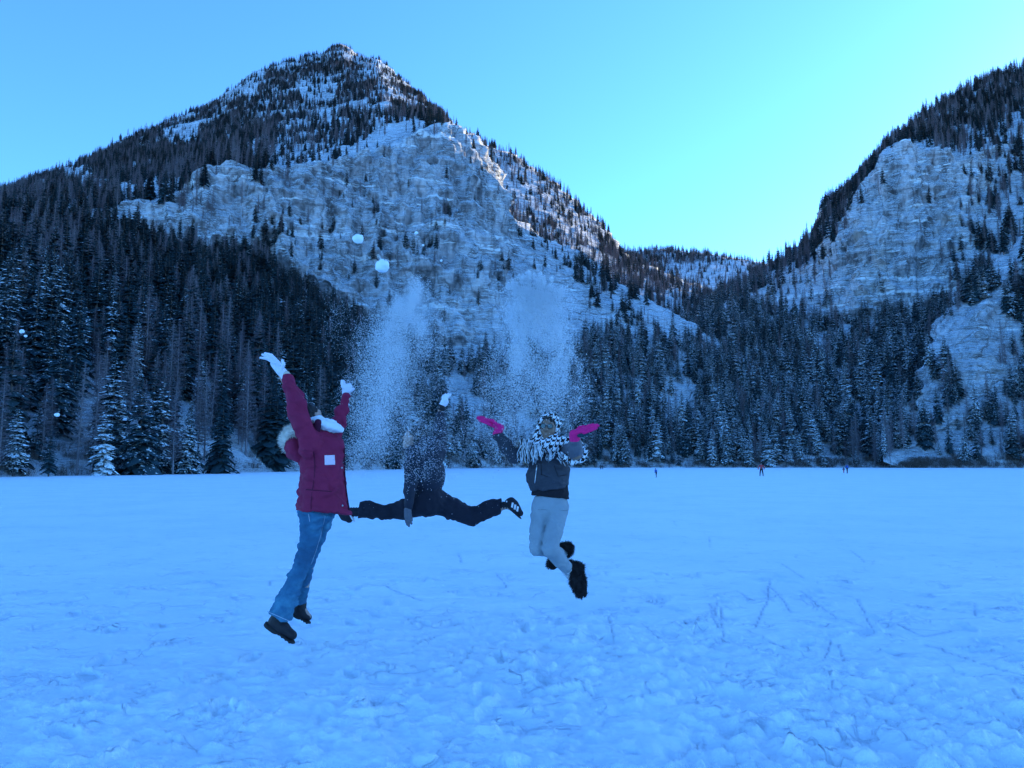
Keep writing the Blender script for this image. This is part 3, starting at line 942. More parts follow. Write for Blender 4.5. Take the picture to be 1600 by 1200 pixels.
# ------------------------------------------------------------------ people: distance-field modelling
class Sdf:
    """Smoothly blended tapered limbs, ellipsoids and cuts, turned into one continuous surface."""
    def __init__(self, h): self.h, self.ops, self.wr = h, [], None
    def cap(self, a, b, ra, rb=None, k=0.02, flat=None):
        a, b = np.asarray(a, float), np.asarray(b, float)
        rb = ra if rb is None else rb
        self.ops.append(('u', ('cap', a, b, ra, rb, flat), k)); return self
    def chain(self, pts, rads, k=0.02, flat=None):
        for i in range(len(pts) - 1): self.cap(pts[i], pts[i + 1], rads[i], rads[i + 1], k, flat)
        return self
    def ell(self, c, rad, k=0.02, R=None):
        self.ops.append(('u', ('ell', np.asarray(c, float), np.asarray(rad, float), np.eye(3) if R is None else np.asarray(R, float)), k)); return self
    def sub_ell(self, c, rad, k=0.01, R=None):
        self.ops.append(('s', ('ell', np.asarray(c, float), np.asarray(rad, float), np.eye(3) if R is None else np.asarray(R, float)), k)); return self
    def cut(self, o, n, k=0.006, reach=None):
        n = np.asarray(n, float); n = n / np.linalg.norm(n)
        self.ops.append(('c', (np.asarray(o, float), n, reach), k)); return self
    @staticmethod
    def prim(q, p):
        if q[0] == 'cap':
            _, a, b, ra, rb, flat = q
            ba = b - a
            t = np.clip(((p - a) @ ba) / max(ba @ ba, 1e-12), 0, 1)
            o = p - a - t[..., None] * ba
            if flat is not None:
                n, s = flat
                n = np.asarray(n, float) / np.linalg.norm(n)
                o = o + (o @ n)[..., None] * n * (s - 1)
            d = np.sqrt((o * o).sum(-1)) - (ra + t * (rb - ra))
            return d
        _, c, rad, R = q
        l = (p - c) @ R
        k0 = np.sqrt(((l / rad) ** 2).sum(-1)); k1 = np.sqrt(((l / rad ** 2) ** 2).sum(-1))
        return k0 * (k0 - 1) / np.maximum(k1, 1e-9)
    @staticmethod
    def box(q, m):
        if q[0] == 'cap':
            _, a, b, ra, rb, flat = q
            r = max(ra, rb) * (max(1.0, 1.0 / flat[1]) if flat else 1.0)
            return np.minimum(a, b) - r - m, np.maximum(a, b) + r + m
        _, c, rad, R = q
        e = np.abs(R) @ rad
        return c - e - m, c + e + m
    @staticmethod
    def smin(a, b, k):
        h = np.maximum(k - np.abs(a - b), 0) / k
        return np.minimum(a, b) - h * h * k * 0.25
    def eval(self, p):
        d = np.full(p.shape[:-1], 9.0)
        for op, q, k in self.ops:
            if op == 'u': d = self.smin(d, self.prim(q, p), k)
            elif op == 's': d = -self.smin(-d, self.prim(q, p), k)
            else:
                o, n, reach = q
                e = (p - o) @ n
                if reach is not None: e = np.where(((p - o) ** 2).sum(-1) < reach ** 2, e, -9.0)
                d = -self.smin(-d, -e, k)
        return d
    def grid(self):
        h = self.h
        lo = np.min([self.box(q, .03)[0] for op, q, k in self.ops if op == 'u'], 0)
        hi = np.max([self.box(q, .03)[1] for op, q, k in self.ops if op == 'u'], 0)
        n = np.ceil((hi - lo) / h).astype(int) + 2
        ax = [lo[i] + h * np.arange(n[i]) for i in range(3)]
        D = np.full(n, 9.0)
        for op, q, k in self.ops:
            if op == 'c':
                o, nn, reach = q
                if reach is None: s = tuple(slice(0, n[i]) for i in range(3))
                else: s = tuple(slice(max(0, int((o[i] - reach - lo[i]) / h)), max(0, min(n[i], int((o[i] + reach - lo[i]) / h) + 1))) for i in range(3))
            else:
                b0, b1 = self.box(q, k + 2.5 * h)
                s = tuple(slice(max(0, int((b0[i] - lo[i]) / h)), max(0, min(n[i], int((b1[i] - lo[i]) / h) + 2))) for i in range(3))
            sub = D[s]
            if sub.size == 0: continue
            p = np.stack(np.meshgrid(*[ax[i][s[i]] for i in range(3)], indexing='ij'), -1)
            if op == 'u': D[s] = self.smin(sub, self.prim(q, p), k)
            elif op == 's': D[s] = -self.smin(-sub, self.prim(q, p), k)
            else:
                e = (p - o) @ nn
                if reach is not None: e = np.where(((p - o) ** 2).sum(-1) < reach ** 2, e, -9.0)
                D[s] = -self.smin(-sub, -e, k)
        if self.wr is not None:
            m = np.abs(D) < 0.04
            i = np.argwhere(m)
            D[m] += self.wr(lo + i * h)
        return D, lo
    def surface(self):
        D, lo = self.grid()
        ins = D < 0
        c = [ins[x:ins.shape[0] - 1 + x, y:ins.shape[1] - 1 + y, z:ins.shape[2] - 1 + z] for x in (0, 1) for y in (0, 1) for z in (0, 1)]
        s = sum(q.astype(np.int8) for q in c)
        act = (s > 0) & (s < 8)
        ids = np.full(act.shape, -1, np.int64)
        cell = np.argwhere(act)
        ids[act] = np.arange(len(cell))
        off = np.array([(x, y, z) for x in (0, 1) for y in (0, 1) for z in (0, 1)])
        val = np.stack([D[cell[:, 0] + o[0], cell[:, 1] + o[1], cell[:, 2] + o[2]] for o in off], -1)
        acc = np.zeros((len(cell), 3)); cnt = np.zeros(len(cell))
        for a in range(8):
            for b in range(a + 1, 8):
                if np.abs(off[a] - off[b]).sum() != 1: continue
                va, vb = val[:, a], val[:, b]
                x = (va < 0) != (vb < 0)
                t = va[x] / (va[x] - vb[x])
                acc[x] += off[a] + t[:, None] * (off[b] - off[a]); cnt[x] += 1
        V = lo + (cell + acc / cnt[:, None]) * self.h
        quads = []
        for ax in range(3):
            o1, o2 = [(1, 2), (2, 0), (0, 1)][ax]
            A = np.moveaxis(ins, ax, 0)
            dif = A[:-1] != A[1:]
            dif = np.moveaxis(dif, 0, ax)
            e = np.argwhere(dif)
            e = e[(e[:, o1] > 0) & (e[:, o2] > 0) & (e[:, o1] < act.shape[o1]) & (e[:, o2] < act.shape[o2])]
            if not len(e): continue
            u1 = np.zeros(3, int); u1[o1] = 1
            u2 = np.zeros(3, int); u2[o2] = 1
            g = lambda q: ids[q[:, 0], q[:, 1], q[:, 2]]
            f = np.stack([g(e - u1 - u2), g(e - u2), g(e), g(e - u1)], -1)
            flip = ~ins[e[:, 0], e[:, 1], e[:, 2]]
            f[flip] = f[flip][:, ::-1]
            quads.append(f)
        Q = np.vstack(quads)
        return V, Q[(Q >= 0).all(1)]
    def mesh(self, name, mat):
        self.V, self.Q = self.surface()
        return mesh_from(name, self.V, self.Q, [mat] if not isinstance(mat, list) else mat)
    def on_front(self, px, py, Y0, Y1, lift=0.003):
        """Point of the surface seen at photograph pixel (px, py), lifted towards the viewer."""
        Y = np.linspace(Y0, Y1, 260)
        p = P(px, py, Y)
        d = self.eval(p)
        if self.wr is not None: d = d + np.where(np.abs(d) < .04, self.wr(p), 0)
        i = np.argmax(d < lift)
        return p[i] if (d < lift).any() else p[-1]

def patch(name, sdf, corners, Y0, Y1, mat, parent, n=6, lift=0.004, thick=0.003, label=None):
    """A flat piece of material lying on a garment: corners in photograph pixels."""
    c = np.array(corners, float)
    V = []
    for i in range(n):
        for j in range(n):
            u, v = i / (n - 1), j / (n - 1)
            q = c[0] * (1 - u) * (1 - v) + c[1] * u * (1 - v) + c[2] * u * v + c[3] * (1 - u) * v
            V.append(sdf.on_front(q[0], q[1], Y0, Y1, lift))
    V = np.array(V)
    W = V + np.array([0, thick + lift + .004, 0])
    m = n * n
    f = []
    for i in range(n - 1):
        for j in range(n - 1):
            a = i * n + j
            f.append((a, a + 1, a + n + 1, a + n)); f.append((m + a, m + a + n, m + a + n + 1, m + a + 1))
    ring = [(0, j) for j in range(n)] + [(i, n - 1) for i in range(1, n)] + [(n - 1, j) for j in range(n - 2, -1, -1)] + [(i, 0) for i in range(n - 2, 0, -1)]
    ring = [i * n + j for i, j in ring]
    for a, b in zip(ring, ring[1:] + ring[:1]): f.append((b, a, m + a, m + b))
    return obj(name, mesh_from(name, np.vstack([V, W]), f, [mat], False), parent, label=label)

def tubes(name, strands, mat, parent, n=5, label=None):
    mb = MB()
    for pts, rads in strands: mb.tube(pts, rads, n)
    return obj(name, mb.mesh(name, [mat], True), parent, label=label)

def fur(name, pts, nrm, length, width, mat, parent, lean=(0, 0, -.3), jitter=.5, label=None):
    pts = np.asarray(pts); nrm = np.asarray(nrm)
    d = nrm + np.asarray(lean) + rng.normal(0, jitter, pts.shape)
    d /= np.linalg.norm(d, axis=1, keepdims=True)
    s = np.cross(d, rng.normal(0, 1, pts.shape)); s /= np.linalg.norm(s, axis=1, keepdims=True)
    L = length * rng.uniform(.5, 1.2, (len(pts), 1))
    base = pts - nrm * .004
    m = base + d * L * .55 + s * 0
    V = np.concatenate([base - s * width, base + s * width, m + s * width * .7, m - s * width * .7, base + d * L], 0)
    n = len(pts); i = np.arange(n)
    f = [tuple(q) for q in np.stack([i, i + n, i + 2 * n, i + 3 * n], -1)] + [tuple(q) for q in np.stack([i + 3 * n, i + 2 * n, i + 4 * n], -1)]
    return obj(name, mesh_from(name, V, f, [mat], False), parent, label=label)

def sample_surface(V, Q, n, keep=None):
    c = V[Q].mean(1)
    nr = np.cross(V[Q[:, 2]] - V[Q[:, 0]], V[Q[:, 3]] - V[Q[:, 1]])
    nr /= np.maximum(np.linalg.norm(nr, axis=1, keepdims=True), 1e-9)
    ok = np.arange(len(Q)) if keep is None else np.where(keep(c))[0]
    i = rng.choice(ok, n)
    return c[i] + rng.normal(0, .002, (n, 3)), nr[i]

def cloth_material(name, col, scale=60.0, amp=.25, rough=.85, bump=.0025, dark=.75, sheen=0.0):
    k = N(name, rough, .25)
    p = k.pos()
    w = k.noise(p, 6.0, 5.0, .6)
    f = k.noise(p, scale, 4.0, .6)
    c = k.mix(w, tuple(v * dark for v in col), tuple(min(1, v * (2 - dark)) for v in col))
    k.color(c)
    h = k.math('ADD', k.math('MULTIPLY', w, 1.5), k.math('MULTIPLY', f, amp))
    k.l(k.bump(h, .6, bump * 4), k.b.inputs['Normal'])
    if sheen: k.b.inputs['Sheen Weight'].default_value = sheen
    return k.m

def denim_material():
    k = N('blue_denim', .9, .15)
    p = k.pos()
    w = k.noise(p, 5.0, 5.0, .6)
    tw = k.noise(k.mapping(p, (240, 240, 60), (0, .6, 0)), 1.0, 2.0)
    c = k.ramp(w, [(.35, (.012, .075, .14)), (.52, (.022, .13, .22)), (.68, (.07, .26, .36))])
    c = k.mix(k.math('MULTIPLY', tw, .35), c, (.12, .20, .30))
    k.color(c)
    k.l(k.bump(k.math('ADD', w, k.math('MULTIPLY', tw, .2)), .5, .006), k.b.inputs['Normal'])
    return k.m

def houndstooth_material():
    """Woven four-and-four check in a two-two twill."""
    k = N('houndstooth_weave', .95, .1)
    uv = k.n('UVMap').outputs[0]
    sp = k.n('SeparateXYZ'); k.l(uv, sp.inputs[0])
    nz = k.noise(uv, 90.0, 2.0)
    def thread(v):
        return k.math('FLOOR', k.math('ADD', k.math('MULTIPLY', v, 160.0), k.math('MULTIPLY', nz, .6)))
    i, j = thread(sp.outputs[0]), thread(sp.outputs[1])
    fm = lambda v, m: k.math('FLOORED_MODULO', v, m)
    warp = k.math('LESS_THAN', fm(i, 8.0), 3.5)
    weft = k.math('LESS_THAN', fm(j, 8.0), 3.5)
    up = k.math('LESS_THAN', fm(k.math('SUBTRACT', i, j), 4.0), 1.5)
    dark = k.math('ADD', k.math('MULTIPLY', up, warp), k.math('MULTIPLY', k.math('SUBTRACT', 1.0, up), weft))
    k.color(k.mix(dark, (.80, .80, .80), (.012, .012, .016)))
    k.l(k.bump(k.noise(uv, 160.0, 3.0), .5, .004), k.b.inputs['Normal'])
    return k.m

def skin_material(name, col):
    k = N(name, .55, .4)
    p = k.pos()
    k.color(k.mix(k.noise(p, 35.0, 3.0), tuple(v * .85 for v in col), tuple(v * 1.12 for v in col)))
    k.b.inputs['Subsurface Weight'].default_value = .08
    k.b.inputs['Subsurface Radius'].default_value = (.01, .004, .002)
    return k.m

M_BURG = cloth_material('burgundy_parka', (.27, .017, .058), 220)
M_BURG_D = cloth_material('burgundy_lining', (.08, .008, .03), 220)
M_FURP = cloth_material('pale_fur', (.78, .70, .60), 80)
M_WHITE = cloth_material('white_knit', (.80, .80, .82), 120)
M_GLOVE = cloth_material('white_glove', (.78, .74, .80), 160)
M_CUFF = cloth_material('cream_cuff', (.62, .52, .42), 160)
M_PATCH = cloth_material('pink_patch', (.82, .60, .68), 300, dark=.95)
M_DENIM = denim_material()
M_STITCH = cloth_material('pale_stitching', (.42, .50, .58), 200)
M_BLACK = cloth_material('black_leather', (.016, .015, .018), 120, rough=.5)
M_RUBBER = cloth_material('black_rubber', (.02, .02, .02), 60, rough=.7)
M_NAVY = cloth_material('navy_puffer', (.018, .021, .036), 200, rough=.6)
M_TROUS = cloth_material('black_trousers', (.016, .016, .026), 200)
M_SHOE = cloth_material('black_suede', (.018, .02, .028), 200)
M_STRIPE = cloth_material('white_stripe', (.78, .78, .80), 200, dark=.95)
M_SLATE = cloth_material('slate_jacket', (.036, .040, .052), 200, rough=.6)
M_SLEEVE = cloth_material('slate_sleeve', (.12, .12, .14), 200, rough=.6)
M_BLACKTOP = cloth_material('black_top', (.014, .012, .016), 200)
M_LEGG = cloth_material('grey_leggings', (.27, .31, .33), 300, bump=.001)
M_SOCK = cloth_material('pale_sock', (.55, .55, .56), 260)
M_FURB = cloth_material('black_fur', (.016, .013, .014), 90)
M_PINK = cloth_material('magenta_glove', (.93, .018, .18), 200)
M_GRIP = cloth_material('dark_teal_grip', (.015, .06, .07), 200)
M_HOUND = houndstooth_material()
M_STRAND = cloth_material('white_fringe', (.74, .74, .74), 200)
M_STRANDT = cloth_material('straw_fringe', (.52, .44, .32), 200)
M_STRANDB = cloth_material('black_fringe', (.02, .02, .024), 200)
M_HAIR = cloth_material('dark_hair', (.014, .011, .010), 150, rough=.5)
M_SKIN1 = skin_material('skin_light', (.48, .30, .23))
M_SKIN2 = skin_material('skin_brown', (.26, .15, .10))
M_EYE = cloth_material('eye_white', (.75, .75, .75), 50, rough=.2)
M_STEEL = N('zip_metal', .35, .5)
M_STEEL.color((.6, .6, .62)); M_STEEL.b.inputs['Metallic'].default_value = .8
M_STEEL = M_STEEL.m
_g = N('tinted_lens', .25, .4); _g.color((.10, .14, .13)); M_LENS = _g.m

def folds(amp, fx, fz, seed, amp2=0.0):
    def w(p):
        q = p * np.array([fx, fx, fz])
        q = q + .35 * vnoise(p * 7, seed + 2)[:, None]
        a = 1 - 2.6 * np.abs(fbm(q, 2, seed))
        c = 1 - 2.2 * np.abs(vnoise(q * 2.3 + 5, seed + 6))
        return amp * (1.0 * a + .45 * c) + amp * .5 * vnoise(p * 18, seed + 4) + amp2 * vnoise(p * 45, seed + 8)
    return w

def head(s, c, right, fwd, up, sc=1.0):
    R = np.stack([right, fwd, up], 1)
    L = lambda a, b, d: c + sc * (a * R[:, 0] + b * R[:, 1] + d * R[:, 2])
    r = lambda *v: np.array(v) * sc
    s.ell(L(0, -.012, .035), r(.074, .092, .082), .02, R)
    s.ell(L(0, .030, -.035), r(.058, .060, .075), .04 * sc, R)
    s.ell(L(0, .058, -.098), r(.026, .022, .020), .03 * sc, R)
    s.cap(L(-.030, .075, .030), L(.030, .075, .030), .013 * sc, None, .02 * sc)
    for e in (-1, 1):
        s.ell(L(e * .040, .058, -.030), r(.022, .022, .022), .02 * sc, R)
        s.ell(L(e * .076, -.005, -.005), r(.010, .020, .032), .008 * sc, R)
        s.sub_ell(L(e * .032, .096, .010), r(.018, .014, .012), .014 * sc, R)
    s.cap(L(0, .086, .015), L(0, .108, -.026), .008 * sc, .013 * sc, .014 * sc)
    for e in (-1, 1): s.ell(L(e * .012, .098, -.030), r(.009, .010, .008), .008 * sc, R)
    s.cap(L(-.018, .082, -.058), L(.018, .082, -.058), .0075 * sc, None, .008 * sc)
    s.cap(L(-.014, .080, -.070), L(.014, .080, -.070), .0085 * sc, None, .008 * sc)
    return L

def frame(fwd, up):
    fwd = np.asarray(fwd, float); fwd = fwd / np.linalg.norm(fwd)
    up = np.asarray(up, float); right = np.cross(fwd, up); right /= np.linalg.norm(right)
    return right, fwd, np.cross(right, fwd)

def eyes(L, parent):
    for e in (-1, 1):
        c = L(e * .032, .080, .010)
        bm = bmesh.new()
        bmesh.ops.create_icosphere(bm, subdivisions=2, radius=.0125)
        bmesh.ops.translate(bm, verts=bm.verts, vec=Vector(c))
        me = bpy.data.meshes.new('eye'); bm.to_mesh(me); bm.free(); me.materials.append(M_EYE)
        obj('eye', me, parent)

def glove(name, s_palm, fingers, mat, parent, h=.0045, label=None):
    """s_palm: list of capsules (a, b, ra, rb); fingers: list of point chains with radii."""
    s = Sdf(h)
    for a, b, ra, rb, fl in s_palm: s.cap(a, b, ra, rb, .012, fl)
    for pts, rads in fingers: s.chain(pts, rads, .006)
    return obj(name, s.mesh(name, mat), parent, label=label), s

# =================== the person in the burgundy parka
DA = 5.85
A = lambda x, y, d=0.0: P(x, y, DA + d)
def person_a():
    root = empty('person', tuple(A(470, 1000) * [1, 1, 0]), 'jumping person in a burgundy parka and flared jeans with arms thrown up', 'person', 'people leaping together')
    Yv = (0, 1, 0)
    # body
    b = Sdf(.011)
    rt, fw, up = frame((.55, .80, .25), (-.35, 0, .9))
    hc = A(487, 654, .05)
    L = head(b, hc, rt, fw, up)
    b.cap(A(488, 672, .02), A(494, 690, .0), .055, .06, .03)
    b.cap(A(498, 702), A(500, 755), .105, .10, .04, (Yv, .8)); b.cap(A(500, 755), A(497, 790), .10, .10, .04, (Yv, .9))
    b.chain([A(484, 694, -.15), A(464, 634, -.20), A(444, 590, -.20)], [.055, .042, .03], .02)
    b.cap(A(444, 590, -.20), A(434, 575, -.20), .028, .028, .02)
    b.chain([A(516, 692, .15), A(531, 655, .19), A(541, 622, .21)], [.055, .04, .028], .02)
    b.cap(A(541, 622, .21), A(541, 611, .21), .026, .026, .02)
    b.chain([A(490, 802, -.085), A(478, 868, -.1), A(442, 955, -.10)], [.075, .05, .036], .02)
    b.cap(A(436, 968, -.10), A(455, 992, -.12), .032, .026, .02)
    b.chain([A(504, 802, .085), A(485, 868, .09), A(472, 940, .10)], [.07, .045, .03], .02)
    b.cap(A(470, 948, .10), A(482, 964, .08), .028, .024, .02)
    body = obj('body', b.mesh('body', M_SKIN1), root)
    # hair
    s = Sdf(.008)
    s.ell(L(0, -.030, .050), (.088, .098, .088), .02, np.stack([rt, fw, up], 1))
    s.ell(L(0, -.070, -.030), (.085, .06, .09), .03, np.stack([rt, fw, up], 1))
    s.cap(L(0, -.07, -.05), A(474, 682, .02), .065, .05, .03)
    s.sub_ell(L(0, .085, -.01), (.062, .075, .09), .02, np.stack([rt, fw, up], 1))
    s.wr = folds(.006, 30, 12, 3)
    hair = obj('hair', s.mesh('hair', M_HAIR), root)
    pt, nr = sample_surface(s.V, s.Q, 500)
    fur('loose_hair', pt, nr, .03, .0012, M_HAIR, hair, (-.2, 0, -.5), .5)
    # jacket
    j = Sdf(.0075)
    j.cap(A(500, 700), A(504, 740), .150, .172, .05, (Yv, .82))
    j.cap(A(504, 740), A(504, 812), .172, .222, .05, (Yv, .95))
    j.cap(A(487, 694, -.15), A(514, 692, .15), .088, .088, .06)
    j.cap(A(512, 690, -.02), A(522, 700, -.02), .075, .09, .05)
    j.chain([A(484, 697, -.155), A(471, 660, -.20), A(462, 630, -.21), A(450, 592, -.21)], [.092, .076, .072, .058], .035)
    j.chain([A(516, 694, .15), A(529, 660, .19), A(536, 640, .20), A(541, 622, .21)], [.085, .066, .058, .042], .035)
    j.cap(A(492, 676, -.03), A(496, 662, -.05), .075, .060, .03)
    j.sub_ell(A(508, 660, .0), (.085, .10, .055), .02)
    o = A(503.5, 799.5)
    j.cut(o, (-.075, 0, -1), .008)
    wa = folds(.014, 4.5, 8.0, 12, .002)
    def wrj(p):
        z = p[:, 2]
        arm = np.exp(-((p[:, 0] + 1.68) / .12) ** 2)
        return wa(p) + .004 * np.sin((p[:, 0] * 20 + z * 30))* smooth(1.75, 1.95, z)
    j.wr = wrj
    jk = obj('jacket', j.mesh('jacket', M_BURG), root)
    patch('patch', j, [(507, 711.5), (522.5, 711), (523.5, 726), (507.5, 726.5)], DA - .45, DA + .1, M_PATCH, jk, label='small square pink patch')
    for (a, c) in [((538, 700), (546, 797))]:
        pts = [tuple(j.on_front(a[0] + (c[0] - a[0]) * t - 3 * math.sin(t * 3), a[1] + (c[1] - a[1]) * t, DA - .45, DA + .2, .004)) for t in np.linspace(0, 1, 14)]
        tubes('front_placket', [(pts, [.007] * len(pts))], M_BURG_D, jk)
    pts = [tuple(j.on_front(478 + 40 * t, 765 + 3 * t, DA - .45, DA + .1, .002)) for t in np.linspace(0, 1, 10)]
    tubes('pocket_seam', [(pts, [.0035] * len(pts))], M_BURG_D, jk)
    pts = [tuple(j.on_front(489 + 3 * math.sin(5 * t), 700 + 96 * t, DA - .45, DA + .1, .001)) for t in np.linspace(0, 1, 16)]
    tubes('side_seam', [(pts, [.003] * len(pts))], M_BURG_D, jk)
    for (x, y) in [(535, 790), (534, 731)]:
        q = j.on_front(x, y, DA - .45, DA + .1, .004)
        bm = bmesh.new(); bmesh.ops.create_uvsphere(bm, u_segments=8, v_segments=6, radius=.008); bmesh.ops.translate(bm, verts=bm.verts, vec=Vector(q))
        me = bpy.data.meshes.new('snap_button'); bm.to_mesh(me); bm.free(); me.materials.append(M_STEEL); obj('snap_button', me, jk)
    hd = Sdf(.008)
    hd.ell(A(463, 698, -.02), (.085, .150, .115), .03)
    hd.cap(A(468, 712, -.08), A(470, 712, .06), .05, .05, .04)
    hd.sub_ell(A(458, 672, -.02), (.06, .10, .05), .02)
    hd.wr = folds(.007, 8, 10, 9)
    hood = obj('hood', hd.mesh('hood', M_BURG), jk)
    # fur trim rolls round the hood opening
    ring = []
    for t in np.linspace(-1.0, 1.0, 46):
        ring.append(A(451 + 8 * abs(t) ** 2, 686 - 14 * math.cos(t * 1.5) * .0 + 2, 0) + np.array([0, .13 * math.sin(t * 1.55), .085 * (math.cos(t * 1.55) - .35)]))
    tr = Sdf(.010)
    pts = [A(463, 671, -.13), A(453, 676, -.11), A(448, 688, -.085), A(449, 702, -.07)]
    pts2 = [A(463, 671, .08), A(453, 676, .08), A(448, 688, .06), A(449, 702, .04)]
    tr.chain(pts, [.024, .030, .030, .020], .03); tr.chain(pts2, [.024, .030, .030, .020], .03); tr.cap(pts[0], pts2[0], .026, .026, .03); tr.cap(pts[2], pts2[2], .028, .028, .03)
    trim = obj('fur_trim', tr.mesh('fur_trim', M_FURP), hood)
    pt, nr = sample_surface(tr.V, tr.Q, 2600)
    fur('fur', pt, nr, .042, .0016, M_FURP, trim, (-.5, -.1, .0), .35) if False else None
    d = nr
    # long guard hairs belong to the trim
    base = obj('fur_trim', fur_mesh(pt, nr, .045, .0016, M_FURP, (-.5, -.1, 0), .35), hood)
    # scarf
    s = Sdf(.007)
    ax = np.array([[.93, 0, -.37], [0, 1, 0], [.37, 0, .93]]).T
    s.ell(A(512, 664, -.045), (.135, .115, .050), .03, ax)
    s.ell(A(494, 657, -.04), (.060, .10, .030), .03)
    s.wr = folds(.008, 12, 16, 21, .002)
    obj('scarf', s.mesh('scarf', M_WHITE), root, label='bunched white scarf at the collar')
    s = Sdf(.006)
    s.cap(A(494, 672, -.135), A(497, 660, -.155), .034, .028, .02, (Yv, 2.0))
    obj('collar_flap', s.mesh('collar_flap', M_BURG_D), jk)
    # jeans
    n = Sdf(.0075)
    n.ell(A(496, 800), (.142, .175, .115), .03)
    n.chain([A(489, 803, -.085), A(484, 838, -.095), A(478, 868, -.10), A(464, 900, -.10), A(447, 940, -.105), A(434, 972, -.11)], [.112, .080, .071, .067, .080, .102], .02)
    n.chain([A(505, 803, .085), A(497, 838, .09), A(485, 868, .09), A(476, 900, .095), A(471, 938, .10), A(470, 950, .10)], [.095, .066, .060, .056, .042, .046], .02)
    n.cut(A(436, 963.5, -.11), (-.40, 0, -.92), .006, .17)
    n.cut(A(471, 945, .10), (-.10, 0, -1), .006, .13)
    n.wr = folds(.0085, 8, 16, 40, .001)
    jeans = obj('jeans', n.mesh('jeans', M_DENIM), root)
    hem = [tuple(n.on_front(417 + 36 * t, 955 + 16 * t, DA - .4, DA + .1, .003)) for t in np.linspace(.03, .97, 14)]
    tubes('hem_stitch', [(hem, [.0028] * 14)], M_STITCH, jeans)
    seam = [tuple(n.on_front(508 - 14 * t - 8 * t * t, 806 + 76 * t, DA - .4, DA + .2, .002)) for t in np.linspace(0, 1, 18)]
    tubes('seam', [(seam, [.0016] * 18)], M_STITCH, jeans)
    pk = [tuple(n.on_front(482 + 2 * t, 803 + 12 * t, DA - .4, DA + .2, .002)) for t in np.linspace(0, 1, 6)]
    tubes('pocket_stitch', [(pk, [.0022] * 6)], M_STITCH, jeans)
    # boots
    def boot(heel, toe, ankle, sc, dy):
        b = Sdf(.006)
        h_, t_, a_ = A(*heel, dy), A(*toe, dy - .015), A(*ankle, dy)
        ft = (t_ - h_) / np.linalg.norm(t_ - h_)
        nrm = np.cross(ft, np.array([0, 1.0, 0])); nrm = nrm if nrm[2] < 0 else -nrm
        mid = .55 * h_ + .45 * t_
        b.cap(a_, h_ * .75 + mid * .25, .056 * sc, .048 * sc, .03); b.cap(h_, mid, .046 * sc, .048 * sc, .03); b.cap(mid, t_, .048 * sc, .040 * sc, .03, (nrm, 1.15))
        b.cut(h_ + nrm * .034 * sc, nrm, .006)
        bo = obj('boot', b.mesh('boot', M_BLACK), root)
        q = Sdf(.005)
        o = nrm * .038 * sc
        q.cap(h_ + o - ft * .012, t_ + o + ft * .012, .048 * sc, .044 * sc, .01, (nrm, 3.6))
        q.cap(h_ + o * 1.4 - ft * .015, h_ + o * 1.4 + ft * .03, .045 * sc, .045 * sc, .008, (nrm, 2.6))
        for i in range(7):
            f = i / 6
            c = (h_ - ft * .02) * (1 - f) + (t_ + ft * .02) * f + o * 1.18
            q.cap(c - np.array([0, .036 * sc, 0]), c + np.array([0, .036 * sc, 0]), .0075, .0075, .006)
        obj('sole', q.mesh('sole', M_RUBBER), bo)
    boot((429, 972), (456, 992), (437, 962), 1.0, -.11)
    boot((464, 953), (481, 964), (470, 945), .80, .10)
    # gloves
    g, _ = glove('glove', [(A(446, 590, -.21), A(442, 582, -.21), .034, .034, None), (A(439, 580, -.21), A(430, 568, -.215), .036, .036, (Yv, .95))],
          [([A(429, 567, -.25), A(417, 560, -.26), A(407, 559, -.265)], [.014, .0125, .009]), ([A(428, 564, -.228), A(416, 556, -.235), A(410, 554, -.24)], [.014, .0125, .009]),
           ([A(429, 562, -.204), A(420, 554, -.205), A(414, 552, -.205)], [.014, .0125, .009]), ([A(431, 562, -.18), A(424, 555, -.175), A(418, 553, -.175)], [.013, .0115, .008]),
           ([A(440, 577, -.24), A(443, 569, -.26), A(441, 563, -.265)], [.015, .0135, .010])], M_GLOVE, root)
    c = Sdf(.005); c.cap(A(449, 589.5, -.21), A(446, 586, -.21), .036, .036, .01)
    obj('cuff', c.mesh('cuff', M_CUFF), g)
    g, _ = glove('glove', [(A(541, 621, .21), A(541, 615, .21), .031, .031, None), (A(541, 614, .21), A(541, 606, .205), .033, .034, (Yv, .95))],
          [([A(536, 605, .17), A(534.5, 599, .165), A(534, 594.5, .165)], [.014, .0125, .009]), ([A(538, 604, .195), A(537, 598, .195), A(537, 595, .20)], [.014, .0125, .009]),
           ([A(543, 604, .21), A(545, 601, .205), A(547, 600, .20)], [.013, .012, .009]), ([A(546, 607, .21), A(548, 604, .205), A(549, 603, .20)], [.013, .012, .009]),
           ([A(547, 611, .18), A(551, 608, .165), A(553, 607, .16)], [.014, .012, .009])], M_GLOVE, root)
    c = Sdf(.005); c.cap(A(541, 622, .21), A(541, 619, .21), .035, .035, .01)
    obj('cuff', c.mesh('cuff', M_CUFF), g)

def fur_mesh(pts, nrm, length, width, mat, lean=(0, 0, -.3), jitter=.5):
    o = fur('tmp', pts, nrm, length, width, mat, None, lean, jitter)
    me = o.data
    bpy.data.objects.remove(o)
    return me
person_a()

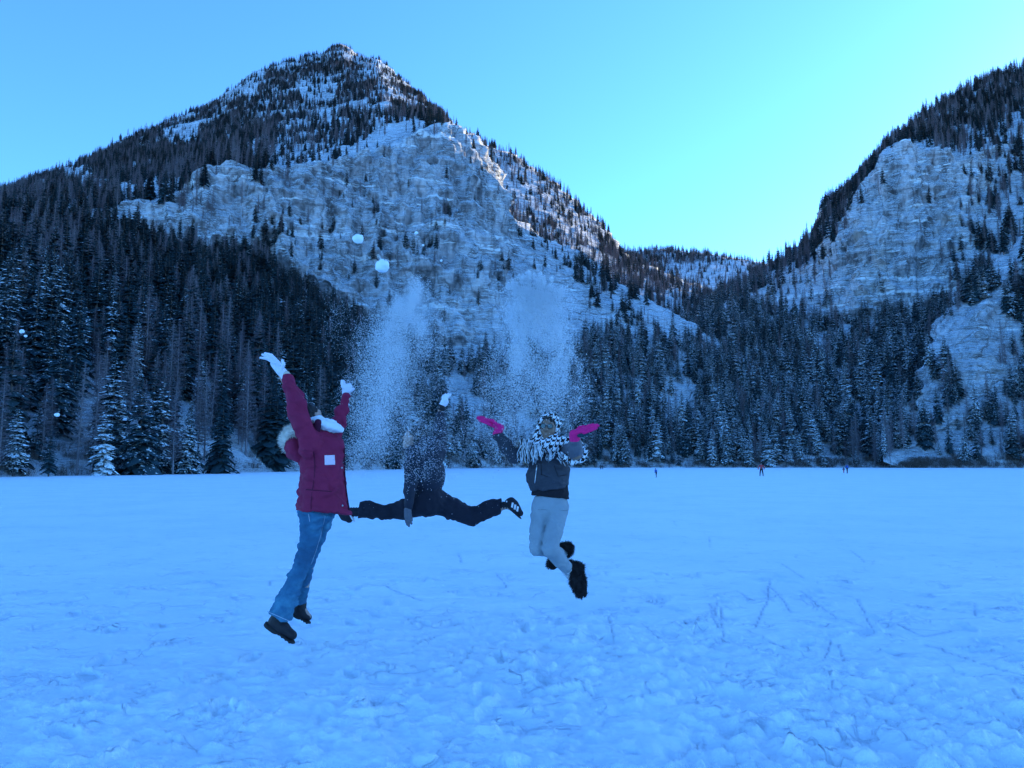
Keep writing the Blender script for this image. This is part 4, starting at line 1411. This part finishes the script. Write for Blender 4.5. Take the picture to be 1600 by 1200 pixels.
# =================== the person in black doing a split leap
DB = 7.05
B = lambda x, y, d=0.0: P(x, y, DB + d)
def person_b():
    root = empty('person', tuple(B(665, 820) * [1, 1, 0]), 'leaping person in a dark puffer jacket doing a mid-air split behind falling powder', 'person', 'people leaping together')
    Yv = (0, 1, 0)
    b = Sdf(.012)
    rt, fw, up = frame((-.90, .25, .30), (.35, 0, .9))
    L = head(b, B(647, 685, .0), rt, fw, up)
    b.cap(B(652, 696), B(658, 708), .052, .058, .03)
    b.cap(B(664, 712), B(666, 775), .115, .11, .05, (Yv, 1.0))
    b.chain([B(686, 706, .06), B(687, 668, .08), B(689, 640, .06)], [.05, .04, .027], .02); b.cap(B(689, 640, .06), B(694, 630, .06), .026, .026, .02)
    b.chain([B(645, 714, -.12), B(641, 762, -.20), B(637, 796, -.22)], [.05, .038, .026], .02); b.cap(B(637, 796, -.22), B(638, 808, -.22), .026, .024, .02)
    b.chain([B(660, 788, -.06), B(606, 801, -.10), B(552, 800, -.08)], [.07, .045, .033], .02); b.cap(B(548, 800, -.08), B(540, 808, -.08), .034, .03, .02)
    b.chain([B(682, 786, .06), B(737, 808, .10), B(788, 791, .10)], [.075, .05, .032], .02); b.cap(B(792, 789, .10), B(808, 799, .10), .032, .028, .02)
    obj('body', b.mesh('body', M_SKIN1), root)
    eyes(L, root)
    R = np.stack([rt, fw, up], 1)
    s = Sdf(.009)
    s.ell(L(0, -.028, .050), (.088, .096, .088), .02, R); s.ell(L(0, -.07, -.03), (.082, .055, .09), .03, R)
    s.sub_ell(L(0, .09, -.01), (.062, .075, .09), .02, R); s.wr = folds(.006, 30, 12, 5)
    obj('hair', s.mesh('hair', M_HAIR), root)
    j = Sdf(.009)
    j.cap(B(664, 706), B(666, 745), .165, .180, .05, (Yv, 1.1))
    j.cap(B(666, 745), B(667, 758), .180, .150, .04, (Yv, 1.1))
    j.cap(B(648, 708, -.08), B(684, 704, .06), .085, .085, .05)
    j.cap(B(648, 697), B(662, 700), .085, .085, .04)
    j.chain([B(686, 706, .06), B(687, 676, .08), B(686, 664, .08), B(688, 647, .06)], [.078, .068, .062, .045], .03)
    j.chain([B(645, 714, -.12), B(641, 762, -.20), B(638, 794, -.22)], [.080, .062, .045], .03)
    j.sub_ell(B(645, 692, -.02), (.07, .09, .05), .02)
    j.cut(B(637, 796, -.22), (-.05, 0, -1), .005, .07)
    def quilt(p): return .006 * np.abs(np.sin(p[:, 2] * 38)) - .003
    fo = folds(.009, 7, 9, 33)
    j.wr = lambda p: fo(p) - quilt(p)
    jk = obj('jacket', j.mesh('jacket', M_NAVY), root)
    t = Sdf(.009)
    t.cap(B(667, 757), B(670, 782), .135, .150, .05, (Yv, 1.0))
    t.chain([B(662, 788, -.05), B(632, 796, -.08), B(603, 801, -.10), B(580, 797, -.09), B(556, 795, -.08)], [.115, .088, .062, .073, .088], .05)
    t.chain([B(682, 784, .06), B(708, 795, .08), B(738, 808, .10), B(765, 796, .10), B(786, 791, .10)], [.125, .098, .082, .074, .075], .05)
    t.cut(B(561.5, 795, -.08), (-1, 0, .12), .006, .22)
    t.cut(B(783.5, 791, .10), (1, 0, .05), .006, .22)
    t.wr = folds(.010, 9, 9, 51, .001)
    tr = obj('trousers', t.mesh('trousers', M_TROUS), root)
    # socks and shoes
    def sock(a, c, dy, rad):
        s = Sdf(.006); s.cap(B(*a, dy), B(*c, dy), rad, rad, .01)
        s.wr = lambda p: .003 * np.sin(p[:, 0] * 260)
        return obj('sock', s.mesh('sock', M_SHOE), root)
    sock((563, 800), (547, 800), -.08, .042)
    sock((782, 791), (794, 789), .10, .036)
    def shoe(heel, toe, dy, side, stripes):
        h_, t_ = B(*heel, dy), B(*toe, dy)
        ft = (t_ - h_) / np.linalg.norm(t_ - h_)
        nrm = np.cross(ft, np.array([0, 1.0, 0])) * side
        s = Sdf(.006)
        mid = .5 * (h_ + t_)
        s.cap(h_, mid, .046, .046, .03, (Yv, 1.1)); s.cap(mid, t_, .046, .030, .03, (Yv, 1.0))
        s.cap(h_ - nrm * .03, h_ - nrm * .03 + ft * .04, .034, .034, .02, (Yv, 1.1))
        s.cut(h_ + nrm * .034, nrm, .006)
        o = obj('shoe', s.mesh('shoe', M_SHOE), root)
        q = Sdf(.005)
        q.cap(h_ + nrm * .036 - ft * .015, t_ + nrm * .032 + ft * .008, .045, .038, .01, (nrm, 3.8))
        obj('sole', q.mesh('sole', M_RUBBER if stripes else M_STRIPE), o)
        if stripes:
            for i, (x, y) in enumerate([(800.5, 789.3), (804.6, 792.3), (808.6, 795.3)]):
                patch('stripe', s, [(x - .7, y - 4.4), (x + 2.3, y - 3.6), (x + .9, y + 4.2), (x - 2.1, y + 3.4)], DB - .3, DB + .3, M_STRIPE, o, 4, .003)
            patch('heel_tab', s, [(789.5, 781), (793, 783), (792, 785.5), (788.5, 783)], DB - .3, DB + .3, M_STRIPE, o, 3, .003)
    shoe((796, 786), (813, 802), .10, -1, True)
    shoe((538, 799), (546, 812), -.08, 1, False)
    # gloves
    M_PG = M_GLOVE
    g, _ = glove('glove', [(B(690, 636, .06), B(695, 627, .06), .034, .036, None)],
          [([B(697, 624, .03), B(701, 619, .02), B(704, 616, .02)], [.0145, .013, .010]), ([B(695, 624, .05), B(698, 618, .045), B(701, 615, .04)], [.0145, .013, .010]),
           ([B(693, 624, .075), B(695, 619, .08), B(696, 616, .08)], [.0145, .013, .010]), ([B(692, 626, .095), B(692, 621, .105), B(692.5, 618, .11)], [.013, .012, .009]),
           ([B(697, 632, .02), B(699, 628, .0), B(698, 624, -.005)], [.015, .013, .010])], M_PG, root)
    c = Sdf(.005); c.cap(B(690, 638.5, .06), B(690.5, 635.5, .06), .037, .037, .01)
    obj('cuff', c.mesh('cuff', M_BLACK), g)
    glove('glove', [(B(637, 797, -.22), B(637.5, 807, -.22), .034, .036, None)],
          [([B(640, 810, -.245), B(641, 815, -.255), B(643, 818, -.26)], [.014, .0125, .010]), ([B(638.5, 811, -.23), B(638.5, 817, -.235), B(639, 822, -.235)], [.014, .0125, .010]),
           ([B(636.5, 810, -.21), B(636, 816, -.21), B(636.5, 820, -.205)], [.014, .0125, .010]), ([B(635, 808, -.19), B(634.5, 813, -.185), B(635, 817, -.18)], [.013, .011, .009]),
           ([B(640, 804, -.245), B(642.5, 809, -.265), B(643.5, 813, -.27)], [.015, .013, .010])], M_SLEEVE, root)
person_b()

# =================== the person in the houndstooth scarf
DC = 6.4
C = lambda x, y, d=0.0: P(x, y, DC + d)
def uv_planar(me, wrap=1.0):
    co = np.empty(len(me.vertices) * 3, np.float32); me.vertices.foreach_get('co', co); co = co.reshape(-1, 3)
    li = np.empty(len(me.loops), np.int32); me.loops.foreach_get('vertex_index', li)
    u = co[:, 0] * .92 + co[:, 2] * .25 + (co[:, 1] - DC) * .55; v = co[:, 2] * .92 - co[:, 0] * .25 + (co[:, 1] - DC) * .35
    lay = me.uv_layers.new(name='UVMap')
    lay.data.foreach_set('uv', np.stack([u[li], v[li]], -1).astype(np.float32).ravel())

def person_c():
    root = empty('person', tuple(C(865, 930) * [1, 1, 0]), 'jumping person in grey leggings and a houndstooth scarf with pink gloves spread', 'person', 'people leaping together')
    Yv = (0, 1, 0)
    b = Sdf(.010)
    rt, fw, up = frame((-.22, -.97, .12), (.08, .1, 1))
    hc = C(857, 670, -.02)
    L = head(b, hc, rt, fw, up, .98)
    b.cap(C(858, 682, .02), C(858, 698, .02), .052, .058, .03)
    b.cap(C(857, 706), C(858, 760), .115, .105, .05, (Yv, 1.25)); b.cap(C(858, 760), C(859, 786), .105, .115, .03, (Yv, 1.2))
    b.chain([C(830, 700, .0), C(804, 712, -.04), C(779, 682, -.12)], [.05, .04, .027], .02); b.cap(C(779, 682, -.12), C(779, 670, -.13), .025, .025, .02)
    b.chain([C(884, 700, -.03), C(900, 710, -.24), C(898, 684, -.40)], [.05, .042, .03], .02); b.cap(C(898, 684, -.40), C(908, 675, -.44), .027, .025, .02)
    b.chain([C(845, 798, .0), C(839, 856, -.12), C(880, 864, .26)], [.058, .044, .034], .015); b.cap(C(882, 862, .27), C(868, 878, .32), .035, .03, .02)
    b.chain([C(872, 798, .0), C(860, 857, -.18), C(888, 891, .10)], [.060, .046, .034], .015); b.cap(C(890, 893, .11), C(903, 924, .10), .035, .03, .02)
    obj('body', b.mesh('body', M_SKIN2), root)
    eyes(L, root)
    R = np.stack([rt, fw, up], 1)
    s = Sdf(.008)
    s.ell(L(0, -.020, .048), (.084, .100, .084), .02, R)
    s.sub_ell(L(0, .095, -.012), (.055, .075, .080), .015, R); s.wr = folds(.005, 30, 12, 15)
    obj('hair', s.mesh('hair', M_HAIR), root)
    # glasses
    gl = MB()
    for e in (-1, 1):
        pts = []
        for i in range(15):
            t = 2 * math.pi * i / 14
            pts.append(tuple(L(e * .031 + .024 * math.cos(t), .106 - .25 * abs(e * .031 + .024 * math.cos(t)), .008 + .021 * math.sin(t))))
        gl.tube(pts, [.0024] * 15, 5)
        gl.tube([tuple(L(e * .055, .094, .012)), tuple(L(e * .078, .0, .012))], [.002, .002], 5)
    gl.tube([tuple(L(-.008, .106, .012)), tuple(L(.008, .106, .012))], [.002, .002], 5)
    go = obj('glasses', gl.mesh('glasses', [M_BLACK], True), root)
    for e in (-1, 1):
        lm = MB()
        lm.add([L(e * .031 + .0225 * math.cos(t), .106 - .25 * abs(e * .031 + .0225 * math.cos(t)), .008 + .0195 * math.sin(t)) for t in np.linspace(0, 2 * math.pi, 16, endpoint=False)])
        obj('lens', lm.mesh('lens', [M_LENS]), go)
    # jacket
    j = Sdf(.0075)
    j.cap(C(857, 706), C(857, 745), .165, .178, .05, (Yv, 1.25))
    j.cap(C(857, 745), C(858, 775), .178, .160, .05, (Yv, 1.25))
    j.cap(C(832, 701, .0), C(883, 700, .0), .085, .085, .05)
    j.chain([C(830, 703, .0), C(805, 713, -.04), C(790, 696, -.08), C(779, 681, -.12)], [.078, .068, .060, .046], .03)
    j.cut(C(858, 764.5), (.13, 0, -1), .008)
    j.wr = folds(.009, 6, 12, 63, .001)
    jk = obj('jacket', j.mesh('jacket', M_SLATE), root)
    sl = Sdf(.0075)
    sl.chain([C(882, 703, -.03), C(899, 707, -.22), C(899, 697, -.33), C(899, 688, -.38)], [.076, .066, .060, .054], .02)
    sl.wr = folds(.007, 9, 14, 66)
    obj('sleeve', sl.mesh('sleeve', M_SLEEVE), jk, label='paler grey sleeve reaching forward')
    z = [tuple(j.on_front(839 - 3.5 * t, 727 + 28 * t, DC - .5, DC + .2, .004)) for t in np.linspace(0, 1, 10)]
    tubes('zip', [(z, [.0045] * 10)], M_STEEL, jk)
    for (x0, y0, x1, y1) in [(866, 728, 872, 744), (872, 744, 886, 742), (845, 741, 856, 745), (845, 714, 846, 742)]:
        z = [tuple(j.on_front(x0 + (x1 - x0) * t, y0 + (y1 - y0) * t, DC - .5, DC + .2, .002)) for t in np.linspace(0, 1, 7)]
        tubes('seam', [(z, [.003] * 7)], M_BLACKTOP, jk)
    t = Sdf(.0075)
    t.cap(C(859, 748), C(861, 790), .152, .166, .04, (Yv, 1.25))
    t.cut(C(861, 777.0), (-.12, 0, -1), .006)
    t.wr = folds(.006, 9, 12, 69)
    obj('top', t.mesh('top', M_BLACKTOP), root)
    # leggings
    n = Sdf(.0070)
    n.cap(C(860, 770), C(860, 790), .135, .155, .04, (Yv, 1.2))
    n.cap(C(846, 793), C(871, 793), .086, .090, .04, (Yv, .95))
    n.chain([C(844, 798, -.01), C(840, 828, -.08), C(839, 856, -.13)], [.080, .070, .064], .010)
    n.chain([C(839, 856, -.13), C(860, 861, .06), C(880, 864, .26)], [.066, .058, .045], .015)
    n.chain([C(872, 798, -.01), C(866, 828, -.11), C(860, 857, -.20)], [.088, .078, .070], .010)
    n.chain([C(860, 857, -.20), C(875, 875, -.04), C(889, 891, .10)], [.070, .064, .050], .015)
    n.cut(C(860, 772), (-.10, 0, 1), .004, .3)
    n.wr = folds(.0045, 10, 16, 81)
    lg = obj('leggings', n.mesh('leggings', M_LEGG), root)
    for (x0, y0, x1, y1) in [(841, 796, 855, 797), (876, 798, 887, 797)]:
        z = [tuple(n.on_front(x0 + (x1 - x0) * t + 3 * math.sin(3 * t), y0 + (y1 - y0) * t, DC - .5, DC + .2, .0008)) for t in np.linspace(0, 1, 12)]
        tubes('seam', [(z, [.0012] * 12)], M_SLATE, lg)
    s = Sdf(.006); s.cap(C(885, 887, .07), C(891, 895, .12), .056, .052, .01); s.wr = folds(.006, 20, 30, 90)
    obj('sock', s.mesh('sock', M_SOCK), root)
    # furry boots
    def furboot(chain, rads, seed):
        s = Sdf(.008); s.chain(chain, rads, .04); s.wr = folds(.010, 16, 16, seed)
        bo = obj('boot', s.mesh('boot', M_FURB), root)
        pt, nr = sample_surface(s.V, s.Q, 3800)
        obj('fur', fur_mesh(pt, nr, .026, .0018, M_FURB, (.0, 0, -.3), .35), bo)
        q = Sdf(.006)
        a, c = np.array(chain[-2]), np.array(chain[-1])
        d = (c - a) / np.linalg.norm(c - a)
        nrm = np.array([.85, .45, .25]); nrm -= d * (nrm @ d); nrm /= np.linalg.norm(nrm)
        q.cap(a + nrm * .055, c + nrm * .045, .045, .042, .01, (nrm, 3.0))
        obj('sole', q.mesh('sole', M_RUBBER), bo)
    furboot([C(889, 886, .09), C(898, 890, .12), C(903, 908, .11), C(906, 926, .08)], [.060, .072, .068, .050], 91)
    furboot([C(880, 858, .25), C(886, 858, .30), C(874, 870, .33), C(862, 880, .32)], [.050, .056, .050, .042], 95)
    # scarf
    s = Sdf(.0065)
    s.ell(L(0, -.018, .034), (.108, .112, .116), .02, R)
    s.ell(L(.06, .0, -.05), (.070, .09, .10), .03, R); s.ell(L(-.055, .02, -.075), (.055, .07, .05), .03, R)
    s.sub_ell(L(-.006, .13, .012), (.078, .125, .100), .015, R)
    s.ell(C(857, 694, -.06), (.135, .13, .060), .04)
    s.cap(C(826, 697, -.06), C(862, 701, -.15), .055, .065, .04, (Yv, 1.0)); s.cap(C(842, 700, -.14), C(858, 714, -.165), .05, .04, .04, (Yv, 1.3))
    s.cap(C(866, 690, -.10), C(888, 690, -.10), .050, .035, .04)
    s.sub_ell(C(886, 712, -.2), (.075, .12, .075), .02)
    fo = folds(.009, 11, 16, 99)
    s.wr = fo
    me = s.mesh('scarf', M_HOUND); uv_planar(me)
    sc = obj('scarf', me, root, label='black and white houndstooth scarf wrapped over head and shoulders')
    q = Sdf(.0065)
    q.chain([C(906, 694, -.02), C(912, 706, -.08), C(907, 717, -.14), C(895, 720, -.20), C(884, 716, -.22), C(876, 708, -.2)], [.034, .034, .032, .030, .026, .02], .02, (Yv, 1.5))
    q.wr = folds(.006, 14, 16, 101)
    me = q.mesh('scarf_end', M_HOUND); uv_planar(me)
    obj('scarf_end', me, sc)
    # fringe strands
    W_, T_, K_ = [], [], []
    r = random.Random(5)
    for i in range(120):
        f = r.random() ** 1.7
        x0 = 814 + 44 * f + r.uniform(-2, 2)
        y0 = 690 + 8 * f + 9 * max(0, f - .45) + r.uniform(-6, 4)
        ln = r.uniform(18, 32) * (1.0 if f < .6 else .65)
        sx = -3 + 6 * f + r.gauss(0, 2)
        d0 = -.10 - .10 * f + r.uniform(-.05, .02)
        pts = [C(x0 + sx * t + 1.6 * math.sin(5 * t + i), y0 + ln * t, d0 - .04 * math.sin(t * 2.6) + .01 * math.sin(9 * t + i)) for t in (0, .25, .5, .75, 1)]
        dst = K_ if r.random() < .34 else W_
        dst.append(([tuple(p) for p in pts], [.0038, .0036, .0034, .003, .002]))
    for i in range(70):
        x0, y0 = r.uniform(809, 826), r.uniform(686, 712)
        pts = [C(x0 - 3 * t + 2.6 * math.sin(8 * t + i), y0 + 14 * t + 2 * math.cos(7 * t + i), -.06 + .03 * math.sin(6 * t + i)) for t in (0, .2, .4, .6, .8, 1)]
        T_.append(([tuple(p) for p in pts], [.0026, .0026, .0024, .0022, .002, .0015]))
    for i in range(34):
        x0 = r.uniform(868, 900); y0 = 712 + r.uniform(-6, 8)
        pts = [C(x0 + 7 * t, y0 + 8 * t + 2 * math.sin(6 * t + i), -.24 + .02 * t) for t in (0, .5, 1)]
        W_.append(([tuple(p) for p in pts], [.0034, .003, .002]))
    tubes('fringe', W_, M_STRAND, sc); tubes('fringe', K_, M_STRANDB, sc); tubes('fringe', T_, M_STRANDT, sc, label='curly straw-coloured fringe')
    # gloves
    g, _ = glove('glove', [(C(898, 685, -.40), C(897, 679, -.42), .044, .040, None), (C(897, 678, -.43), C(912, 673, -.45), .034, .036, ((.2, 0, 1), 1.35))],
          [([C(912, 676, -.49), C(924, 672, -.50), C(932, 669, -.50)], [.014, .0125, .010]), ([C(913, 673, -.465), C(926, 668, -.47), C(935, 665, -.47)], [.014, .0125, .010]),
           ([C(912, 671, -.44), C(924, 666, -.44), C(933, 663.5, -.44)], [.014, .0125, .010]), ([C(910, 669.5, -.415), C(920, 665, -.41), C(927, 663, -.41)], [.013, .0115, .009]),
           ([C(900, 674, -.40), C(906, 668, -.385), C(912, 666, -.38)], [.016, .014, .011])], M_PINK, root)
    q = Sdf(.005); q.cap(C(906, 680.5, -.455), C(917, 677.5, -.465), .024, .022, .01, ((.2, 0, 1), 1.4))
    obj('palm_grip', q.mesh('palm_grip', M_GRIP), g)
    glove('glove', [(C(776, 678, -.12), C(781, 669, -.14), .034, .036, None), (C(780, 667, -.14), C(766, 661, -.15), .034, .032, ((.3, 0, 1), 1.2))],
          [([C(766, 663, -.19), C(756, 659, -.195), C(749, 657, -.195)], [.014, .0125, .010]), ([C(765, 661, -.165), C(754, 656.5, -.165), C(746, 653.5, -.165)], [.014, .0125, .010]),
           ([C(766, 659.5, -.14), C(755, 654.5, -.135), C(747, 651.5, -.135)], [.014, .0125, .010]), ([C(767, 658.5, -.115), C(758, 653.5, -.11), C(751, 651, -.11)], [.013, .0115, .009]),
           ([C(777, 664, -.18), C(770, 657.5, -.20), C(765, 656, -.205)], [.016, .014, .011])], M_PINK, root)
person_c()

# =================== small figures far out on the ice
def far_person(px, foot_py, height, label, top_col, leg_col, skin=M_SKIN1, stride=.25, lean=0.0, turn=0.0, arms=.15):
    g = ground_pt(px, foot_py)
    k = height / 1.72
    root = empty('person', (g[0], g[1], 0), label, 'person')
    ct, st = math.cos(turn), math.sin(turn)
    def Q(a, f, z): # a: sideways, f: forwards, z: up
        f = f + lean * max(0, z - .9)
        return np.array([g[0] + k * (a * ct - f * st), g[1] + k * (a * st + f * ct), k * z])
    def limbs(s, e, who):
        if who in 'bt':
            s.cap(Q(0, 0, 1.36), Q(0, 0, 1.0), (.12 + e) * k, (.12 + e) * k, .05 * k)
            for d in (-1, 1): s.chain([Q(d * .19, 0, 1.38), Q(d * (.23 + arms), .04 * d, 1.12), Q(d * (.22 + arms), .12, .92)], [(.055 + e) * k, (.045 + e) * k, (.035 + e) * k], .04 * k)
        if who in 'bl':
            s.cap(Q(-.06, 0, .92), Q(.06, 0, .92), (.12 + e) * k, (.12 + e) * k, .04 * k)
            for d in (-1, 1): s.chain([Q(d * .09, 0, .9), Q(d * (.09 + .3 * stride), d * stride * .7, .5), Q(d * (.09 + .5 * stride), d * stride, .08)], [(.085 + e) * k, (.06 + e) * k, (.045 + e) * k], .04 * k)
            for d in (-1, 1): s.cap(Q(d * (.09 + .5 * stride), d * stride - .03, .04), Q(d * (.09 + .5 * stride), d * stride + .14, .035), .04 * k, .035 * k, .03 * k)
    b = Sdf(.022 * k); limbs(b, 0, 'b')
    b.cap(Q(0, 0, 1.42), Q(0, .02, 1.55), .05 * k, .05 * k, .03 * k); b.ell(Q(0, .03, 1.60), np.array([.075, .09, .11]) * k, .03 * k)
    for d in (-1, 1): b.cap(Q(d * (.22 + arms), .12, .92), Q(d * (.22 + arms), .14, .84), .035 * k, .025 * k, .03 * k)
    obj('body', b.mesh('body', skin), root)
    t = Sdf(.022 * k); limbs(t, .022, 't'); obj('jacket', t.mesh('jacket', top_col), root)
    l = Sdf(.022 * k); limbs(l, .016, 'l'); obj('trousers', l.mesh('trousers', leg_col), root)
    h = Sdf(.02 * k); h.ell(Q(0, .02, 1.645), np.array([.09, .10, .085]) * k, .02); obj('hat', h.mesh('hat', M_NAVY), root)
M_FRED = cloth_material('red_top', (.42, .06, .07), 40)
M_FBLUE = cloth_material('blue_top', (.03, .10, .34), 40)
M_FDARK = cloth_material('dark_far_clothes', (.02, .022, .03), 40)
M_FRT = cloth_material('red_trousers', (.38, .05, .08), 40)
far_person(1190, 744, 1.78, 'far walker in a red top and black trousers alone on the ice', M_FRED, M_FDARK, stride=.16, turn=2.6)
far_person(1025.5, 746, 1.12, 'small child in blue walking alone on the ice', M_FBLUE, M_NAVY, stride=.18, lean=.25, turn=.6, arms=.05)
far_person(1324, 739.5, 1.68, 'far adult in a blue coat beside a child in red trousers', M_FBLUE, M_FDARK, stride=.12, turn=.4)
far_person(1318.5, 739.0, 1.05, 'child in red trousers beside the adult in blue', M_FDARK, M_FRT, stride=.12, turn=.2)
far_person(938.5, 733.4, 1.68, 'distant dark figure of a pair near the far shore, the slightly taller one', M_FDARK, M_FDARK, stride=.15, turn=.3)
far_person(941.5, 733.4, 1.55, 'distant dark figure of a pair near the far shore, the slightly shorter one', M_NAVY, M_FDARK, stride=.1, turn=-.2)

# ------------------------------------------------------------------ thrown snow
def powder_material():
    k = N('powder_snow', .7, .1)
    k.color((.985, .987, .99))
    tr = k.n('BsdfTranslucent'); tr.inputs[0].default_value = (.985, .987, .99, 1)
    mx = k.n('MixShader'); mx.inputs[0].default_value = .45
    k.l(k.b.outputs[0], mx.inputs[1]); k.l(tr.outputs[0], mx.inputs[2])
    k.l(mx.outputs[0], k.t.nodes['Material Output'].inputs['Surface'])
    return k.m
M_POWDER = powder_material()
M_CLUMP = N('packed_snow_clump', .7, .1); M_CLUMP.color((.93, .935, .94)); M_CLUMP = M_CLUMP.m
def flakes(name, label, P3, rad):
    n = len(P3)
    t = np.array([[1, 1, 1], [1, -1, -1], [-1, 1, -1], [-1, -1, 1]]) / math.sqrt(3)
    q = rng.normal(0, 1, (n, 4)); q /= np.linalg.norm(q, axis=1, keepdims=True)
    w, x, y, z = q.T
    R = np.stack([np.stack([1 - 2 * (y * y + z * z), 2 * (x * y - z * w), 2 * (x * z + y * w)], -1),
                  np.stack([2 * (x * y + z * w), 1 - 2 * (x * x + z * z), 2 * (y * z - x * w)], -1),
                  np.stack([2 * (x * z - y * w), 2 * (y * z + x * w), 1 - 2 * (x * x + y * y)], -1)], 1)
    V = P3[:, None, :] + np.einsum('nij,kj->nki', R, t) * rad[:, None, None]
    tri = np.array([[0, 1, 2], [0, 3, 1], [0, 2, 3], [1, 3, 2]])
    Fc = (np.arange(n)[:, None, None] * 4 + tri[None]).reshape(-1, 3)
    o = obj(name, mesh_from(name, V.reshape(-1, 3), Fc, [M_POWDER], False), kind='stuff')
    o['label'] = label
    return o

def plume(blobs, D, n_streak, seed):
    """blobs: (px, py, sx, sy, tilt, count, depth spread)"""
    out = []
    r = np.random.default_rng(seed)
    for (px, py, sx, sy, tilt, cnt, dz) in blobs:
        # clumpy: each blob is made of wisps that trail downwards
        nw = max(6, cnt // 140)
        wx, wy = r.normal(0, 1, nw), r.normal(0, 1, nw)
        wi = r.integers(0, nw, cnt)
        fall = r.exponential(.55, cnt)
        gx = (wx[wi] * .85 + r.normal(0, .30, cnt)) * sx
        gy = (wy[wi] * .75 + r.normal(0, .22, cnt) + fall * .5 - .25) * sy
        a = math.radians(tilt)
        x = px + gx * math.cos(a) - gy * math.sin(a)
        y = py + gx * math.sin(a) + gy * math.cos(a)
        out.append(P(x, y, D + r.normal(0, dz, cnt)))
    return np.vstack(out)

def sizes(n, big=.012):
    r = rng.uniform(.0019, .0046, n)
    k = rng.random(n) < big
    return np.where(k, rng.uniform(.005, .010, n), r)

left = plume([(648, 462, 10, 20, 24, 6500, .10), (632, 490, 16, 24, 24, 8500, .12), (608, 520, 20, 30, 14, 9500, .16), (598, 570, 22, 42, 8, 15000, .18), (630, 560, 30, 46, 0, 8500, .2), (588, 640, 24, 48, 14, 11000, .2),
              (662, 515, 20, 36, 0, 5000, .2), (572, 690, 26, 40, 10, 5500, .2), (560, 560, 28, 60, 0, 3200, .25)], 7.45, 0, 1)
left = np.vstack([left, plume([(615, 645, 34, 42, 0, 4500, .15), (658, 690, 32, 30, 0, 1700, .12), (655, 740, 28, 26, 0, 900, .1), (690, 600, 36, 70, 0, 1500, .2), (560, 690, 30, 40, 0, 2000, .2)], 6.5, 0, 11)])
flakes('powder_snow', 'powdery snow plume drifting down over the leaping person in black', left, sizes(len(left)))
right = plume([(804, 448, 5, 8, 0, 1500, .06), (818, 436, 5, 7, 0, 1900, .06), (836, 434, 5, 7, 0, 1900, .06), (857, 445, 6, 8, 0, 1700, .06), (874, 462, 6, 9, 0, 1400, .06),
               (822, 452, 14, 9, 0, 5000, .08), (848, 460, 15, 12, 0, 6500, .08), (835, 480, 25, 17, 0, 17000, .12), (824, 515, 22, 22, 0, 9500, .15), (866, 515, 18, 26, 0, 8000, .15), (806, 550, 12, 34, 0, 9000, .15),
               (850, 570, 32, 40, 0, 9000, .18), (882, 560, 12, 30, 0, 4500, .15), (812, 620, 22, 40, 0, 5500, .2), (862, 620, 34, 40, 0, 4500, .2), (795, 675, 34, 34, 0, 5500, .2), (765, 620, 26, 60, 0, 2200, .22), (900, 610, 22, 50, 0, 1600, .2)], 6.55, 0, 2)
right = right[project(right)[1] < 738]
flakes('powder_snow', 'dense burst of thrown snow hanging above the person in the houndstooth scarf', right, sizes(len(right), .02))

def clump(px, py, rpx, D, label, seed):
    bm = bmesh.new()
    bmesh.ops.create_icosphere(bm, subdivisions=3, radius=1.0)
    co = np.array([v.co[:] for v in bm.verts])
    r = 1 + .42 * fbm(co * 1.6 + seed * 5.1, 4, seed, .6)
    c = P(px, py, D)
    sc = rpx * D / F
    for v, k, q in zip(bm.verts, r, co):
        v.co = Vector(c) + Vector((q[0] * 1.08, q[1] * .9, q[2] * .88)) * float(k * sc)
    me = bpy.data.meshes.new('snow_clump'); bm.to_mesh(me); bm.free()
    me.polygons.foreach_set('use_smooth', np.ones(len(me.polygons), dtype=bool))
    me.materials.append(M_CLUMP)
    obj('snow_clump', me, label=label, cat='snow', group='clumps of snow in mid-air')
for i, (x, y, r, l) in enumerate([(597, 415, 11, 'largest round clump of snow tossed high in front of the cliff'), (559.5, 373, 8.2, 'smaller round clump of snow in front of the cliff above the largest one'),
        (650.5, 364, 2.6, 'tiny pea of snow in mid-air in front of the gully trees'), (661, 383, 1.9, 'speck of snow in mid-air just under the tiny pea of snow'), (689.5, 407, 1.9, 'speck of snow in mid-air above the left powder plume'),
        (34.5, 518, 3.6, 'oval snow clump flying before the larches at the forest edge'), (40, 525, 2.2, 'small speck of snow trailing just under the oval clump by the larches'), (89, 648, 3.6, 'small bright snow clump flying low before the brush on the near shore')]):
    clump(x, y, r, 6.0 + .08 * i, l, i + 1)
